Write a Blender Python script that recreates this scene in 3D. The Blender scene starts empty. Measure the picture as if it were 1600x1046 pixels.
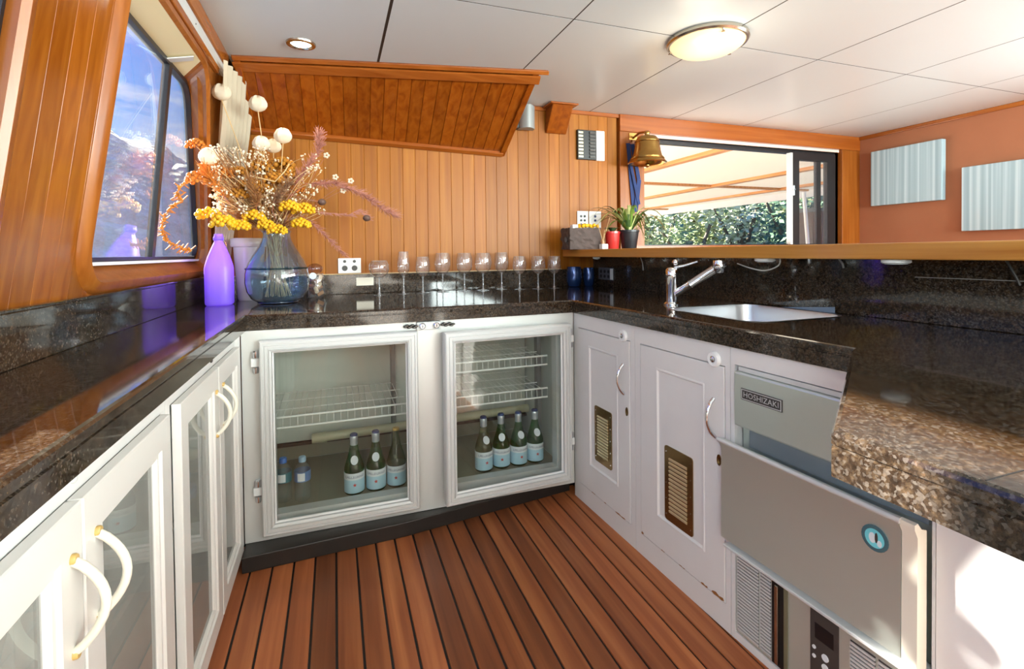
import bpy, bmesh, math, random
from mathutils import Vector, Matrix, noise
random.seed(7)
scene = bpy.context.scene
COL = scene.collection
PI = math.pi

# ------------------------------------------------------------------ camera
FPX, YAW, PITCH, ROLL, CY = 771.56, 0.344624, 0.0179228, -0.01114666, 409.09
CAMZ = 1.13
def cam_axes():
    r = Vector((math.cos(YAW), -math.sin(YAW), 0)); f = Vector((math.sin(YAW), math.cos(YAW), 0)); u = Vector((0, 0, 1))
    f, u = f*math.cos(PITCH) - u*math.sin(PITCH), u*math.cos(PITCH) + f*math.sin(PITCH)
    r, u = r*math.cos(ROLL) + u*math.sin(ROLL), u*math.cos(ROLL) - r*math.sin(ROLL)
    return r, u, f
CR, CU, CF = cam_axes()
cd = bpy.data.cameras.new('camera'); cam = bpy.data.objects.new('camera', cd); COL.objects.link(cam)
m = Matrix.Identity(4)
for i in range(3):
    m[i][0] = CR[i]; m[i][1] = CU[i]; m[i][2] = -CF[i]
m[2][3] = CAMZ
cam.matrix_world = m
cd.sensor_fit = 'HORIZONTAL'; cd.sensor_width = 36.0; cd.lens = FPX/1600*36; cd.shift_y = -(523-CY)/1600
cd.clip_start = 0.02; cd.clip_end = 2000
scene.camera = cam
def at(x, y, Y):
    d = CR*((x-800)/FPX) - CU*((y-CY)/FPX) + CF
    t = Y/d.y
    return Vector((0, 0, CAMZ)) + d*t

# ------------------------------------------------------------------ exposure, world, sun, area lights
vs = scene.view_settings
vs.view_transform = 'Standard'; vs.look = 'None'; vs.gamma = 1.0; vs.use_curve_mapping = False
vs.exposure = 1.0
def lin(c):
    c = c/255.0
    return c/12.92 if c <= 0.04045 else ((c+0.055)/1.055)**2.4
def S(r, g, b): return (lin(r), lin(g), lin(b), 1.0)

world = bpy.data.worlds.new('sky'); scene.world = world; world.use_nodes = True
nt = world.node_tree; nt.nodes.clear()
def N(nt, kind, **kw):
    n = nt.nodes.new(kind)
    for k, v in kw.items():
        if k.startswith('i_'):
            n.inputs[k[2:].replace('_', ' ')].default_value = v
        else: setattr(n, k, v)
    return n
out = N(nt, 'ShaderNodeOutputWorld'); bg = N(nt, 'ShaderNodeBackground'); bg.inputs['Strength'].default_value = 0.8
tc = N(nt, 'ShaderNodeTexCoord'); sep = N(nt, 'ShaderNodeSeparateXYZ')
nt.links.new(tc.outputs['Generated'], sep.inputs[0])
ramp = N(nt, 'ShaderNodeValToRGB'); nt.links.new(sep.outputs['Z'], ramp.inputs['Fac'])
e = ramp.color_ramp.elements
e[0].position = 0.0; e[0].color = S(196, 222, 240)
e[1].position = 1.0; e[1].color = S(0, 95, 215)
x = e.new(0.12); x.color = S(150, 205, 250)
x = e.new(0.27); x.color = S(40, 156, 255)
x = e.new(0.40); x.color = S(0, 118, 250)
mp = N(nt, 'ShaderNodeMapping'); mp.inputs['Scale'].default_value = (1.6, 1.6, 6.5)
nt.links.new(tc.outputs['Generated'], mp.inputs[0])
nz = N(nt, 'ShaderNodeTexNoise'); nz.inputs['Scale'].default_value = 2.2; nz.inputs['Detail'].default_value = 7; nz.inputs['Roughness'].default_value = 0.58
nt.links.new(mp.outputs[0], nz.inputs['Vector'])
cr = N(nt, 'ShaderNodeValToRGB'); cr.color_ramp.elements[0].position = 0.47; cr.color_ramp.elements[1].position = 0.66
nt.links.new(nz.outputs['Fac'], cr.inputs['Fac'])
band = N(nt, 'ShaderNodeValToRGB'); nt.links.new(sep.outputs['Z'], band.inputs['Fac'])
b = band.color_ramp.elements; b[0].position = 0.0; b[0].color = (1, 1, 1, 1); b[1].position = 0.42; b[1].color = (0, 0, 0, 1)
x = b.new(0.28); x.color = (0.9, 0.9, 0.9, 1)
mul = N(nt, 'ShaderNodeMath', operation='MULTIPLY'); nt.links.new(cr.outputs[0], mul.inputs[0]); nt.links.new(band.outputs[0], mul.inputs[1])
mix = N(nt, 'ShaderNodeMix', data_type='RGBA'); nt.links.new(mul.outputs[0], mix.inputs['Factor'])
nt.links.new(ramp.outputs[0], mix.inputs['A']); mix.inputs['B'].default_value = S(247, 250, 255)
nt.links.new(mix.outputs['Result'], bg.inputs['Color']); nt.links.new(bg.outputs[0], out.inputs[0])

sd = bpy.data.lights.new('sun', 'SUN'); sd.energy = 25.0; sd.angle = math.radians(0.8); sd.color = (1.0, 0.95, 0.86)
sun = bpy.data.objects.new('sun', sd); COL.objects.link(sun)
sun.rotation_euler = Vector((1.0, -1.15, -0.72)).to_track_quat('-Z', 'Y').to_euler()
sun.location = (-8, 9, 7)

def area(name, loc, direction, sx, sy, power, color=(1, 1, 1)):
    l = bpy.data.lights.new(name, 'AREA'); l.shape = 'RECTANGLE'; l.size = sx; l.size_y = sy; l.energy = power; l.color = color
    o = bpy.data.objects.new(name, l); COL.objects.link(o); o.location = loc
    o.rotation_euler = Vector(direction).to_track_quat('-Z', 'Y').to_euler()
    return o
# unseen area lights added behind the camera and in the saloon as fill
for k_ in range(2):
    area('fill_light_rear', (2.15+1.3*k_, -2.50, 1.52), (-0.25, 1, -0.04), 1.2, 0.85, 70, (0.86, 0.985, 0.95))
area('fill_light_saloon', (4.05, -0.6, 1.35), (-1, 0, 0), 3.2, 1.0, 88, (0.86, 0.985, 0.95))

area('fill_light_port', (-0.52, -1.25, 1.46), (1, 0.05, -0.08), 1.2, 0.65, 24, (0.88, 0.99, 0.96))  # fill light added on the left to brighten the right-hand doors

# ------------------------------------------------------------------ mesh helpers
class MB:
    def __init__(s): s.v = []; s.f = []
    def add(s, vs, fs):
        o = len(s.v); s.v += [Vector(p) for p in vs]; s.f += [tuple(i+o for i in f) for f in fs]; return s
    def box(s, a, b):
        x0, y0, z0 = a; x1, y1, z1 = b
        x0, x1 = min(x0, x1), max(x0, x1); y0, y1 = min(y0, y1), max(y0, y1); z0, z1 = min(z0, z1), max(z0, z1)
        return s.add([(x0,y0,z0),(x1,y0,z0),(x1,y1,z0),(x0,y1,z0),(x0,y0,z1),(x1,y0,z1),(x1,y1,z1),(x0,y1,z1)],
                     [(3,2,1,0),(4,5,6,7),(0,1,5,4),(1,2,6,5),(2,3,7,6),(3,0,4,7)])
    def rings(s, rings, closed=True, caps=True, loop=False):
        n = len(rings[0]); vs = [p for r in rings for p in r]; fs = []
        R = len(rings)
        for k in range(R if loop else R-1):
            a = k*n; b2 = ((k+1) % R)*n
            for i in range(n if closed else n-1):
                j = (i+1) % n
                fs.append((a+i, a+j, b2+j, b2+i))
        if caps and not loop and closed:
            fs.append(tuple(reversed(range(n)))); fs.append(tuple(range((R-1)*n, R*n)))
        return s.add(vs, fs)
    def prism(s, poly, axis, a0, a1):
        # poly: list of 2D points in the plane of the other two axes (order: remaining axes in xyz order)
        def mk(p, a):
            if axis == 'x': return (a, p[0], p[1])
            if axis == 'y': return (p[0], a, p[1])
            return (p[0], p[1], a)
        return s.rings([[mk(p, a0) for p in poly], [mk(p, a1) for p in poly]])
    def lathe(s, prof, c=(0, 0, 0), seg=24, axis='z'):
        rings = []
        for r, h in prof:
            ring = []
            for i in range(seg):
                a = 2*PI*i/seg; p = (max(r, 1e-5)*math.cos(a), max(r, 1e-5)*math.sin(a), h)
                if axis == 'x': p = (p[2], p[0], p[1])
                elif axis == 'y': p = (p[0], p[2], p[1])
                ring.append((c[0]+p[0], c[1]+p[1], c[2]+p[2]))
            rings.append(ring)
        return s.rings(rings)
    def tube(s, pts, r, seg=8, closed=False):
        pts = [Vector(p) for p in pts]; n = len(pts)
        rad = r if isinstance(r, (list, tuple)) else [r]*n
        rings = []; up = None
        for i, p in enumerate(pts):
            if closed: t = (pts[(i+1) % n]-pts[i-1])
            else: t = (pts[min(i+1, n-1)]-pts[max(i-1, 0)])
            t.normalize()
            if up is None:
                up = t.orthogonal().normalized()
            up = (up - t*up.dot(t))
            if up.length < 1e-6: up = t.orthogonal()
            up.normalize(); w = t.cross(up)
            rings.append([p + (up*math.cos(2*PI*k/seg) + w*math.sin(2*PI*k/seg))*rad[i] for k in range(seg)])
        return s.rings(rings, loop=closed)
    def ball(s, c, r, seg=10, rows=6, squash=(1, 1, 1)):
        rings = []
        for i in range(rows+1):
            th = PI*i/rows; rr = max(math.sin(th), 1e-3)
            rings.append([(c[0]+r*squash[0]*rr*math.cos(2*PI*k/seg), c[1]+r*squash[1]*rr*math.sin(2*PI*k/seg), c[2]-r*squash[2]*math.cos(th)) for k in range(seg)])
        return s.rings(rings)
    def sheet(s, rings_front, thick):
        return s
    def xf(s, fn):
        s.v = [Vector(fn(p)) for p in s.v]; return s
    def join(s, o): return s.add(o.v, o.f)

def origin(o):
    t = Vector((0, 0, 0))
    while o is not None:
        t += Vector(o.location); o = o.parent
    return t
def build(name, mb, mat, parent=None, loc=None, bevel=0, smooth=None, seg=2, props=None, flip=True):
    me = bpy.data.meshes.new(name)
    off = Vector(loc) if loc is not None else (origin(parent) if parent else Vector((0, 0, 0)))
    me.from_pydata([tuple(p-off) for p in mb.v], [], mb.f); me.update()
    if flip:
        bm = bmesh.new(); bm.from_mesh(me); bmesh.ops.recalc_face_normals(bm, faces=bm.faces); bm.to_mesh(me); bm.free()
    if mat: me.materials.append(mat)
    o = bpy.data.objects.new(name, me); COL.objects.link(o)
    if parent: o.parent = parent
    elif loc is not None: o.location = loc
    if smooth is not None:
        me.polygons.foreach_set('use_smooth', [True]*len(me.polygons)); me.set_sharp_from_angle(angle=math.radians(smooth))
    if bevel:
        md = o.modifiers.new('bevel', 'BEVEL'); md.width = bevel; md.segments = seg; md.limit_method = 'ANGLE'; md.angle_limit = math.radians(40)
        md.harden_normals = False
    if props:
        for k, v in props.items(): o[k] = v
    return o
def tag(o, label=None, cat=None, group=None, kind=None):
    if label: o['label'] = label
    if cat: o['category'] = cat
    if group: o['group'] = group
    if kind: o['kind'] = kind
    return o
def thing(name, label, cat, loc=(0, 0, 0), group=None, rotz=0):
    o = bpy.data.objects.new(name, None); COL.objects.link(o); o.empty_display_size = 0.05
    o.location = loc; o.rotation_euler = (0, 0, rotz)
    return tag(o, label, cat, group)
def struct(name, mb, mat, label=None, **kw):
    o = build(name, mb, mat, **kw); tag(o, label, kind='structure'); return o
def dup(root, loc, label=None, group=None, rotz=None):
    r = root.copy(); COL.objects.link(r); r.location = loc
    if rotz is not None: r.rotation_euler = (0, 0, rotz)
    if label: r['label'] = label
    if group: r['group'] = group
    for ch in list(root.children):
        c = ch.copy(); COL.objects.link(c); c.parent = r
        for g in list(ch.children):
            d = g.copy(); COL.objects.link(d); d.parent = c
    return r
def clone(o, parent, loc=(0, 0, 0)):
    c = o.copy(); COL.objects.link(c); c.parent = parent; c.location = loc; return c
_fonts = {}
def text_mesh(txt, size, depth=0.0005):
    cu = bpy.data.curves.new('t', 'FONT'); cu.body = txt; cu.size = size; cu.align_x = 'CENTER'; cu.align_y = 'CENTER'; cu.resolution_u = 2
    ob = bpy.data.objects.new('t', cu); COL.objects.link(ob)
    dg = bpy.context.evaluated_depsgraph_get(); me = ob.evaluated_get(dg).to_mesh()
    mb = MB(); mb.add([v.co.copy() for v in me.vertices], [tuple(p.vertices) for p in me.polygons])
    ob.evaluated_get(dg).to_mesh_clear(); bpy.data.objects.remove(ob); bpy.data.curves.remove(cu)
    return mb      # flat in XY, faces +Z

# ------------------------------------------------------------------ materials
def newmat(name):
    mt = bpy.data.materials.new(name); mt.use_nodes = True; t = mt.node_tree
    return mt, t, t.nodes['Principled BSDF']
def plain(name, col, rough=0.5, metal=0.0, spec=0.5, coat=0.0, emit=None, estr=0, var=0.0, bump=0.0, bscale=40):
    mt, t, p = newmat(name)
    p.inputs['Base Color'].default_value = col; p.inputs['Roughness'].default_value = rough; p.inputs['Metallic'].default_value = metal
    p.inputs['Specular IOR Level'].default_value = spec; p.inputs['Coat Weight'].default_value = coat; p.inputs['Coat Roughness'].default_value = 0.08
    if emit: p.inputs['Emission Color'].default_value = emit; p.inputs['Emission Strength'].default_value = estr
    if var or bump:
        tc = N(t, 'ShaderNodeTexCoord'); nz = N(t, 'ShaderNodeTexNoise'); nz.inputs['Scale'].default_value = bscale; nz.inputs['Detail'].default_value = 5
        t.links.new(tc.outputs['Object'], nz.inputs['Vector'])
        if var:
            mx = N(t, 'ShaderNodeMix', data_type='RGBA'); t.links.new(nz.outputs['Fac'], mx.inputs['Factor'])
            mx.inputs['A'].default_value = tuple(c*(1-var) for c in col[:3])+(1,); mx.inputs['B'].default_value = tuple(min(1, c*(1+var)) for c in col[:3])+(1,)
            t.links.new(mx.outputs['Result'], p.inputs['Base Color'])
        if bump:
            bp = N(t, 'ShaderNodeBump'); bp.inputs['Strength'].default_value = bump; bp.inputs['Distance'].default_value = 0.01
            t.links.new(nz.outputs['Fac'], bp.inputs['Height']); t.links.new(bp.outputs[0], p.inputs['Normal'])
    return mt
def wood(name, c1, c2, c3, axis='z', rough=0.3, coat=0.3, vary=0.35, scale=1.0):
    """grain runs along axis; every board differs through its object random value"""
    mt, t, p = newmat(name)
    tc = N(t, 'ShaderNodeTexCoord'); oi = N(t, 'ShaderNodeObjectInfo')
    mp = N(t, 'ShaderNodeMapping')
    sc = {'x': (1.2, 30, 30), 'y': (30, 1.2, 30), 'z': (30, 30, 1.2)}[axis]
    mp.inputs['Scale'].default_value = tuple(v*scale for v in sc)
    t.links.new(tc.outputs['Object'], mp.inputs[0])
    ml = N(t, 'ShaderNodeVectorMath', operation='MULTIPLY_ADD'); cb = N(t, 'ShaderNodeCombineXYZ')
    for k in range(3): t.links.new(oi.outputs['Random'], cb.inputs[k])
    t.links.new(cb.outputs[0], ml.inputs[0]); ml.inputs[1].default_value = (91, 57, 73); t.links.new(mp.outputs[0], ml.inputs[2])
    nz = N(t, 'ShaderNodeTexNoise'); nz.inputs['Scale'].default_value = 1.0; nz.inputs['Detail'].default_value = 6; nz.inputs['Distortion'].default_value = 0.6
    t.links.new(ml.outputs[0], nz.inputs['Vector'])
    rp = N(t, 'ShaderNodeValToRGB'); t.links.new(nz.outputs['Fac'], rp.inputs['Fac'])
    el = rp.color_ramp.elements; el[0].position = 0.25; el[0].color = c2; el[1].position = 0.78; el[1].color = c3
    q = el.new(0.5); q.color = c1
    hs = N(t, 'ShaderNodeHueSaturation'); t.links.new(rp.outputs[0], hs.inputs['Color'])
    mr = N(t, 'ShaderNodeMapRange'); t.links.new(oi.outputs['Random'], mr.inputs['Value']); mr.inputs['To Min'].default_value = 1-vary; mr.inputs['To Max'].default_value = 1+vary
    t.links.new(mr.outputs[0], hs.inputs['Value'])
    t.links.new(hs.outputs[0], p.inputs['Base Color'])
    p.inputs['Roughness'].default_value = rough; p.inputs['Coat Weight'].default_value = coat; p.inputs['Coat Roughness'].default_value = 0.15; p.inputs['Specular IOR Level'].default_value = 0.3
    bp = N(t, 'ShaderNodeBump'); bp.inputs['Strength'].default_value = 0.06; bp.inputs['Distance'].default_value = 0.004
    t.links.new(nz.outputs['Fac'], bp.inputs['Height']); t.links.new(bp.outputs[0], p.inputs['Normal'])
    return mt
def granite(name):
    mt, t, p = newmat(name)
    tc = N(t, 'ShaderNodeTexCoord')
    n1 = N(t, 'ShaderNodeTexNoise'); n1.inputs['Scale'].default_value = 85; n1.inputs['Detail'].default_value = 8; n1.inputs['Roughness'].default_value = 0.72
    n2 = N(t, 'ShaderNodeTexVoronoi'); n2.inputs['Scale'].default_value = 300
    n3 = N(t, 'ShaderNodeTexNoise'); n3.inputs['Scale'].default_value = 9; n3.inputs['Detail'].default_value = 3
    for n in (n1, n2, n3): t.links.new(tc.outputs['Object'], n.inputs['Vector'])
    r1 = N(t, 'ShaderNodeValToRGB'); t.links.new(n1.outputs['Fac'], r1.inputs['Fac'])
    el = r1.color_ramp.elements; el[0].position = 0.36; el[0].color = S(24, 17, 12); el[1].position = 0.84; el[1].color = S(132, 112, 90)
    q = el.new(0.50); q.color = S(44, 33, 24)
    q = el.new(0.60); q.color = S(64, 51, 37)
    q = el.new(0.70); q.color = S(96, 72, 52)
    r2 = N(t, 'ShaderNodeValToRGB'); t.links.new(n2.outputs['Color'], r2.inputs['Fac'])
    e2 = r2.color_ramp.elements; e2[0].position = 0.55; e2[0].color = (0, 0, 0, 1); e2[1].position = 0.95; e2[1].color = (1, 1, 1, 1)
    mx = N(t, 'ShaderNodeMix', data_type='RGBA'); t.links.new(r1.outputs[0], mx.inputs['A']); mx.inputs['B'].default_value = S(104, 96, 88)
    mm = N(t, 'ShaderNodeMath', operation='MULTIPLY'); t.links.new(r2.outputs[0], mm.inputs[0]); t.links.new(n3.outputs['Fac'], mm.inputs[1])
    t.links.new(mm.outputs[0], mx.inputs['Factor'])
    t.links.new(mx.outputs['Result'], p.inputs['Base Color'])
    p.inputs['Roughness'].default_value = 0.06; p.inputs['Specular IOR Level'].default_value = 0.5
    return mt
def thin_glass(name, tint=(0.95, 0.97, 0.96, 1), ior=1.5, rough=0.0, haze=0.0, hazecol=(0.8, 0.85, 0.88, 1), boost=1.0, veil=False):
    """pane or thin wall: clear transmission plus a Fresnel reflection, a diffuse veil mixed into the glass if haze"""
    mt = bpy.data.materials.new(name); mt.use_nodes = True; t = mt.node_tree; t.nodes.clear()
    o = N(t, 'ShaderNodeOutputMaterial'); tr = N(t, 'ShaderNodeBsdfTransparent'); gl = N(t, 'ShaderNodeBsdfGlossy')
    tr.inputs['Color'].default_value = tint; gl.inputs['Roughness'].default_value = rough
    lw = N(t, 'ShaderNodeLayerWeight'); lw.inputs['Blend'].default_value = 0.5
    f0 = ((ior-1)/(ior+1))**2
    pw = N(t, 'ShaderNodeMath', operation='POWER'); pw.inputs[1].default_value = 5.0; t.links.new(lw.outputs['Facing'], pw.inputs[0])
    ma = N(t, 'ShaderNodeMath', operation='MULTIPLY_ADD'); ma.inputs[1].default_value = (1-f0)*boost; ma.inputs[2].default_value = f0*boost; ma.use_clamp = True
    t.links.new(pw.outputs[0], ma.inputs[0])
    mx = N(t, 'ShaderNodeMixShader'); t.links.new(ma.outputs[0], mx.inputs[0])
    src = tr
    if haze:
        df = N(t, 'ShaderNodeBsdfTranslucent' if veil else 'ShaderNodeBsdfDiffuse'); df.inputs['Color'].default_value = hazecol
        m2 = N(t, 'ShaderNodeMixShader'); m2.inputs[0].default_value = haze
        t.links.new(tr.outputs[0], m2.inputs[1]); t.links.new(df.outputs[0], m2.inputs[2]); src = m2
    t.links.new(src.outputs[0], mx.inputs[1]); t.links.new(gl.outputs[0], mx.inputs[2]); t.links.new(mx.outputs[0], o.inputs[0])
    return mt
def translucent(name, col, amount=0.5, gloss=0.1, rough=0.4):
    mt = bpy.data.materials.new(name); mt.use_nodes = True; t = mt.node_tree; t.nodes.clear()
    o = N(t, 'ShaderNodeOutputMaterial'); df = N(t, 'ShaderNodeBsdfDiffuse'); tl = N(t, 'ShaderNodeBsdfTranslucent'); gl = N(t, 'ShaderNodeBsdfGlossy')
    df.inputs['Color'].default_value = col; tl.inputs['Color'].default_value = col; gl.inputs['Roughness'].default_value = rough
    a = N(t, 'ShaderNodeMixShader'); a.inputs[0].default_value = amount; b = N(t, 'ShaderNodeMixShader'); b.inputs[0].default_value = gloss
    t.links.new(df.outputs[0], a.inputs[1]); t.links.new(tl.outputs[0], a.inputs[2]); t.links.new(a.outputs[0], b.inputs[1]); t.links.new(gl.outputs[0], b.inputs[2]); t.links.new(b.outputs[0], o.inputs[0])
    return mt
def brushed(name, col, rough=0.28, axis='y', metal=0.6):
    mt, t, p = newmat(name)
    p.inputs['Base Color'].default_value = col; p.inputs['Metallic'].default_value = metal
    tc = N(t, 'ShaderNodeTexCoord'); mp = N(t, 'ShaderNodeMapping')
    mp.inputs['Scale'].default_value = {'x': (2, 400, 400), 'y': (400, 2, 400), 'z': (400, 400, 2)}[axis]
    nz = N(t, 'ShaderNodeTexNoise'); nz.inputs['Scale'].default_value = 1.0; nz.inputs['Detail'].default_value = 3
    t.links.new(tc.outputs['Object'], mp.inputs[0]); t.links.new(mp.outputs[0], nz.inputs['Vector'])
    mr = N(t, 'ShaderNodeMapRange'); t.links.new(nz.outputs['Fac'], mr.inputs['Value']); mr.inputs['To Min'].default_value = rough*0.75; mr.inputs['To Max'].default_value = rough*1.3
    t.links.new(mr.outputs[0], p.inputs['Roughness'])
    bp = N(t, 'ShaderNodeBump'); bp.inputs['Strength'].default_value = 0.04; bp.inputs['Distance'].default_value = 0.001
    t.links.new(nz.outputs['Fac'], bp.inputs['Height']); t.links.new(bp.outputs[0], p.inputs['Normal'])
    return mt

M = {}
M['wall_wood'] = wood('honey_timber', S(158, 93, 20), S(138, 75, 12), S(174, 110, 32), 'z', 0.42, 0.0, 0.14)
M['left_wood'] = wood('varnished_timber', S(146, 80, 20), S(126, 62, 12), S(162, 96, 30), 'z', 0.24, 0.45, 0.12)
M['dark_wood'] = wood('red_varnished_timber', S(142, 70, 14), S(118, 50, 8), S(158, 84, 22), 'y', 0.25, 0.4, 0.13)
M['trim_x'] = wood('trim_timber', S(158, 84, 30), S(138, 68, 20), S(174, 100, 40), 'x', 0.25, 0.4, 0.05)
M['trim_y'] = wood('trim_timber_lengthwise', S(160, 90, 30), S(138, 70, 20), S(178, 108, 42), 'y', 0.25, 0.4, 0.05)
M['trim_z'] = wood('trim_timber_upright', S(154, 86, 30), S(134, 70, 20), S(172, 104, 42), 'z', 0.32, 0.15, 0.05)
M['bar_wood'] = wood('bar_timber', S(182, 124, 56), S(156, 94, 34), S(196, 142, 72), 'y', 0.28, 0.4, 0.03)
M['floor_wood'] = wood('deck_timber', S(156, 88, 50), S(124, 66, 38), S(190, 118, 70), 'y', 0.42, 0.06, 0.42, 0.8)
M['caulk'] = plain('black_caulk', S(22, 19, 18), 0.6)
M['granite'] = granite('brown_granite')
M['white_paint'] = plain('white_gloss_paint', S(226, 223, 220), 0.3, var=0.03, bscale=12)
M['white_warm'] = plain('white_painted_timber', S(228, 224, 218), 0.28)
M['ceiling'] = plain('white_ceiling_panel', S(216, 226, 231), 0.32, spec=0.35, var=0.015, bscale=3)
M['seam'] = plain('dark_seam', S(42, 38, 36), 0.6)
M['terracotta'] = plain('terracotta_suede', S(168, 112, 82), 0.85, spec=0.15, var=0.07, bscale=6)
M['steel'] = brushed('brushed_steel', S(208, 217, 208), 0.34, 'y')
M['steel_x'] = brushed('brushed_steel_wide', S(216, 217, 213), 0.36, 'x', 0.3)
M['alu'] = plain('satin_aluminium', S(212, 213, 211), 0.42, 0.15)
M['alu_dark'] = plain('dark_bronze_frame', S(52, 50, 52), 0.35, 0.4)
M['chrome'] = plain('chrome', S(225, 225, 228), 0.07, 1.0)
M['brass'] = plain('aged_brass', S(186, 148, 84), 0.24, 1.0, var=0.2, bscale=25)
M['vent_gold'] = plain('gold_vent_metal', S(150, 122, 80), 0.22, 0.9)
M['vent_slat'] = plain('pale_vent_slat', S(226, 216, 178), 0.3, 0.6)
M['rubber'] = plain('grey_gasket', S(120, 118, 114), 0.6)
M['black'] = plain('black_plastic', S(22, 22, 24), 0.4)
M['dark_grey'] = plain('dark_grey_plastic', S(66, 63, 60), 0.35)
M['white_plastic'] = plain('white_plastic', S(240, 240, 238), 0.35)
M['ivory'] = plain('ivory_plastic', S(238, 232, 214), 0.3)
M['aged_ivory'] = plain('yellowed_ivory', S(206, 170, 100), 0.35)
M['liner'] = plain('fridge_liner', S(200, 204, 194), 0.4, var=0.04, bscale=4)
M['liner_dark'] = plain('fridge_sump', S(150, 146, 124), 0.5, var=0.1, bscale=8)
M['pipe'] = plain('cream_pipe', S(206, 200, 168), 0.4)
M['wire'] = plain('white_coated_wire', S(236, 236, 230), 0.35)
M['pane'] = thin_glass('window_pane', (0.95, 0.96, 0.97, 1), 1.5, haze=0.018, boost=1.6, veil=True, hazecol=(0.88, 0.9, 0.92, 1))  # veil mixed into the pane to lighten the view outside
M['fridge_pane'] = thin_glass('fridge_pane', (0.95, 0.97, 0.96, 1), 1.5, boost=1.0)
M['cab_pane'] = thin_glass('cabinet_pane', (0.80, 0.82, 0.80, 1), 1.5, haze=0.35, hazecol=S(205, 206, 200))
M['clear'] = thin_glass('clear_glass', (0.93, 0.93, 0.94, 1), 1.5, boost=3.0, haze=0.06, hazecol=(0.9, 0.88, 0.88, 1))
M['green_glass'] = thin_glass('green_bottle_glass', (0.16, 0.46, 0.14, 1), 1.5, haze=0.3, hazecol=S(34, 96, 34))
M['olive_glass'] = thin_glass('olive_bottle_glass', (0.55, 0.62, 0.46, 1), 1.5, haze=0.25, hazecol=S(120, 124, 92))
M['stem_glass'] = thin_glass('stem_glass', (0.85, 0.86, 0.87, 1), 1.5, boost=3.0, haze=0.28, hazecol=(0.85, 0.85, 0.87, 1))
M['dark_stone'] = plain('black_stone', S(40, 36, 33), 0.35, var=0.25, bscale=30)
M['pet'] = thin_glass('clear_plastic', (0.90, 0.93, 0.93, 1), 1.4, rough=0.05, haze=0.06)
M['blue_glass'] = thin_glass('blue_vase_glass', (0.62, 0.74, 0.84, 1), 1.55, boost=2.2, haze=0.07, hazecol=S(150, 190, 220))
M['purple'] = translucent('purple_frosted_glass', S(178, 140, 252), 0.6, 0.05)
M['lens'] = plain('lamp_glass', S(244, 218, 160), 0.25, emit=(1.0, 0.82, 0.5, 1), estr=0.36)
M['bulb'] = plain('lit_bulb', S(255, 245, 220), 0.3, emit=(1.0, 0.92, 0.75, 1), estr=14)
M['nickel'] = plain('satin_nickel', S(190, 184, 172), 0.25, 1.0)
M['label_blue'] = plain('pale_blue_paper', S(176, 212, 226), 0.5)
M['label_white'] = plain('white_paper', S(226, 232, 234), 0.5)
M['label_navy'] = plain('navy_ink', S(40, 62, 110), 0.5)
M['label_red'] = plain('red_ink', S(190, 60, 50), 0.5)
M['silver_foil'] = plain('silver_blue_foil', S(196, 208, 214), 0.3, 0.6)
M['curtain'] = translucent('cream_curtain', S(226, 214, 190), 0.35, 0.0)
M['canvas'] = None
M['cream'] = plain('cream_lining', S(232, 214, 170), 0.35)
# ------------------------------------------------------------------ geometry constants
ZC_, ZCEIL, YB, XR = 0.91, 2.06, 2.92, 4.13
def WX(z): return -0.62 + 0.15*(z-1.03)          # inward leaning cabin side
def GX(z): return -0.668 + 0.115*(z-1.115)       # plane of the side glazing
def outline(corners, radii, off=0.0, k=7):
    """rounded convex polygon, counter-clockwise, offset outwards"""
    n = len(corners); P = [Vector((c[0], c[1])) for c in corners]
    lines = []
    for i in range(n):
        a, b = P[i], P[(i+1) % n]; d = (b-a).normalized(); nrm = Vector((d.y, -d.x)); lines.append((a+nrm*off, d))
    Q = []
    for i in range(n):
        p, d = lines[i-1]; q, g = lines[i]
        den = d.x*g.y-d.y*g.x; w = q-p; t = (w.x*g.y-w.y*g.x)/den; Q.append(p+d*t)
    pts = []
    for i in range(n):
        d0 = lines[i-1][1]; d1 = lines[i][1]; r = max(radii[i]+off, 0.004)
        ang = math.acos(max(-1, min(1, d0.dot(d1)))); tl = r*math.tan(ang/2)
        c = Q[i]-d0*tl + Vector((-d0.y, d0.x))*r
        a0 = math.atan2(-d0.x, d0.y)
        a0 = math.atan2((Q[i]-d0*tl-c).y, (Q[i]-d0*tl-c).x)
        for j in range(k):
            a = a0+ang*j/(k-1); pts.append((c.x+r*math.cos(a), c.y+r*math.sin(a)))
    return pts
def clip(poly, a, b, c):   # keep a*x+b*y<=c
    o = []
    for i in range(len(poly)):
        p, q = poly[i], poly[(i+1) % len(poly)]
        fp, fq = a*p[0]+b*p[1]-c, a*q[0]+b*q[1]-c
        if fp <= 0: o.append(p)
        if fp*fq < 0:
            t = fp/(fp-fq); o.append((p[0]+(q[0]-p[0])*t, p[1]+(q[1]-p[1])*t))
    return o
def zrange(poly, y):
    zs = []
    for i in range(len(poly)):
        p, q = poly[i], poly[(i+1) % len(poly)]
        if (p[0]-y)*(q[0]-y) <= 0 and abs(p[0]-q[0]) > 1e-9:
            t = (y-p[0])/(q[0]-p[0]); zs.append(p[1]+(q[1]-p[1])*t)
    return (min(zs), max(zs)) if zs else None
def beam(p, q, w, h, nrm):
    """straight bar from p to q, w across, h along nrm (from 0 to h)"""
    p, q, nrm = Vector(p), Vector(q), Vector(nrm).normalized(); d = (q-p).normalized(); s = d.cross(nrm).normalized()
    mb = MB(); R = []
    for c in (p, q):
        R.append([c-s*w/2, c+s*w/2, c+s*w/2+nrm*h, c-s*w/2+nrm*h])
    return mb.rings(R)

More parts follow.
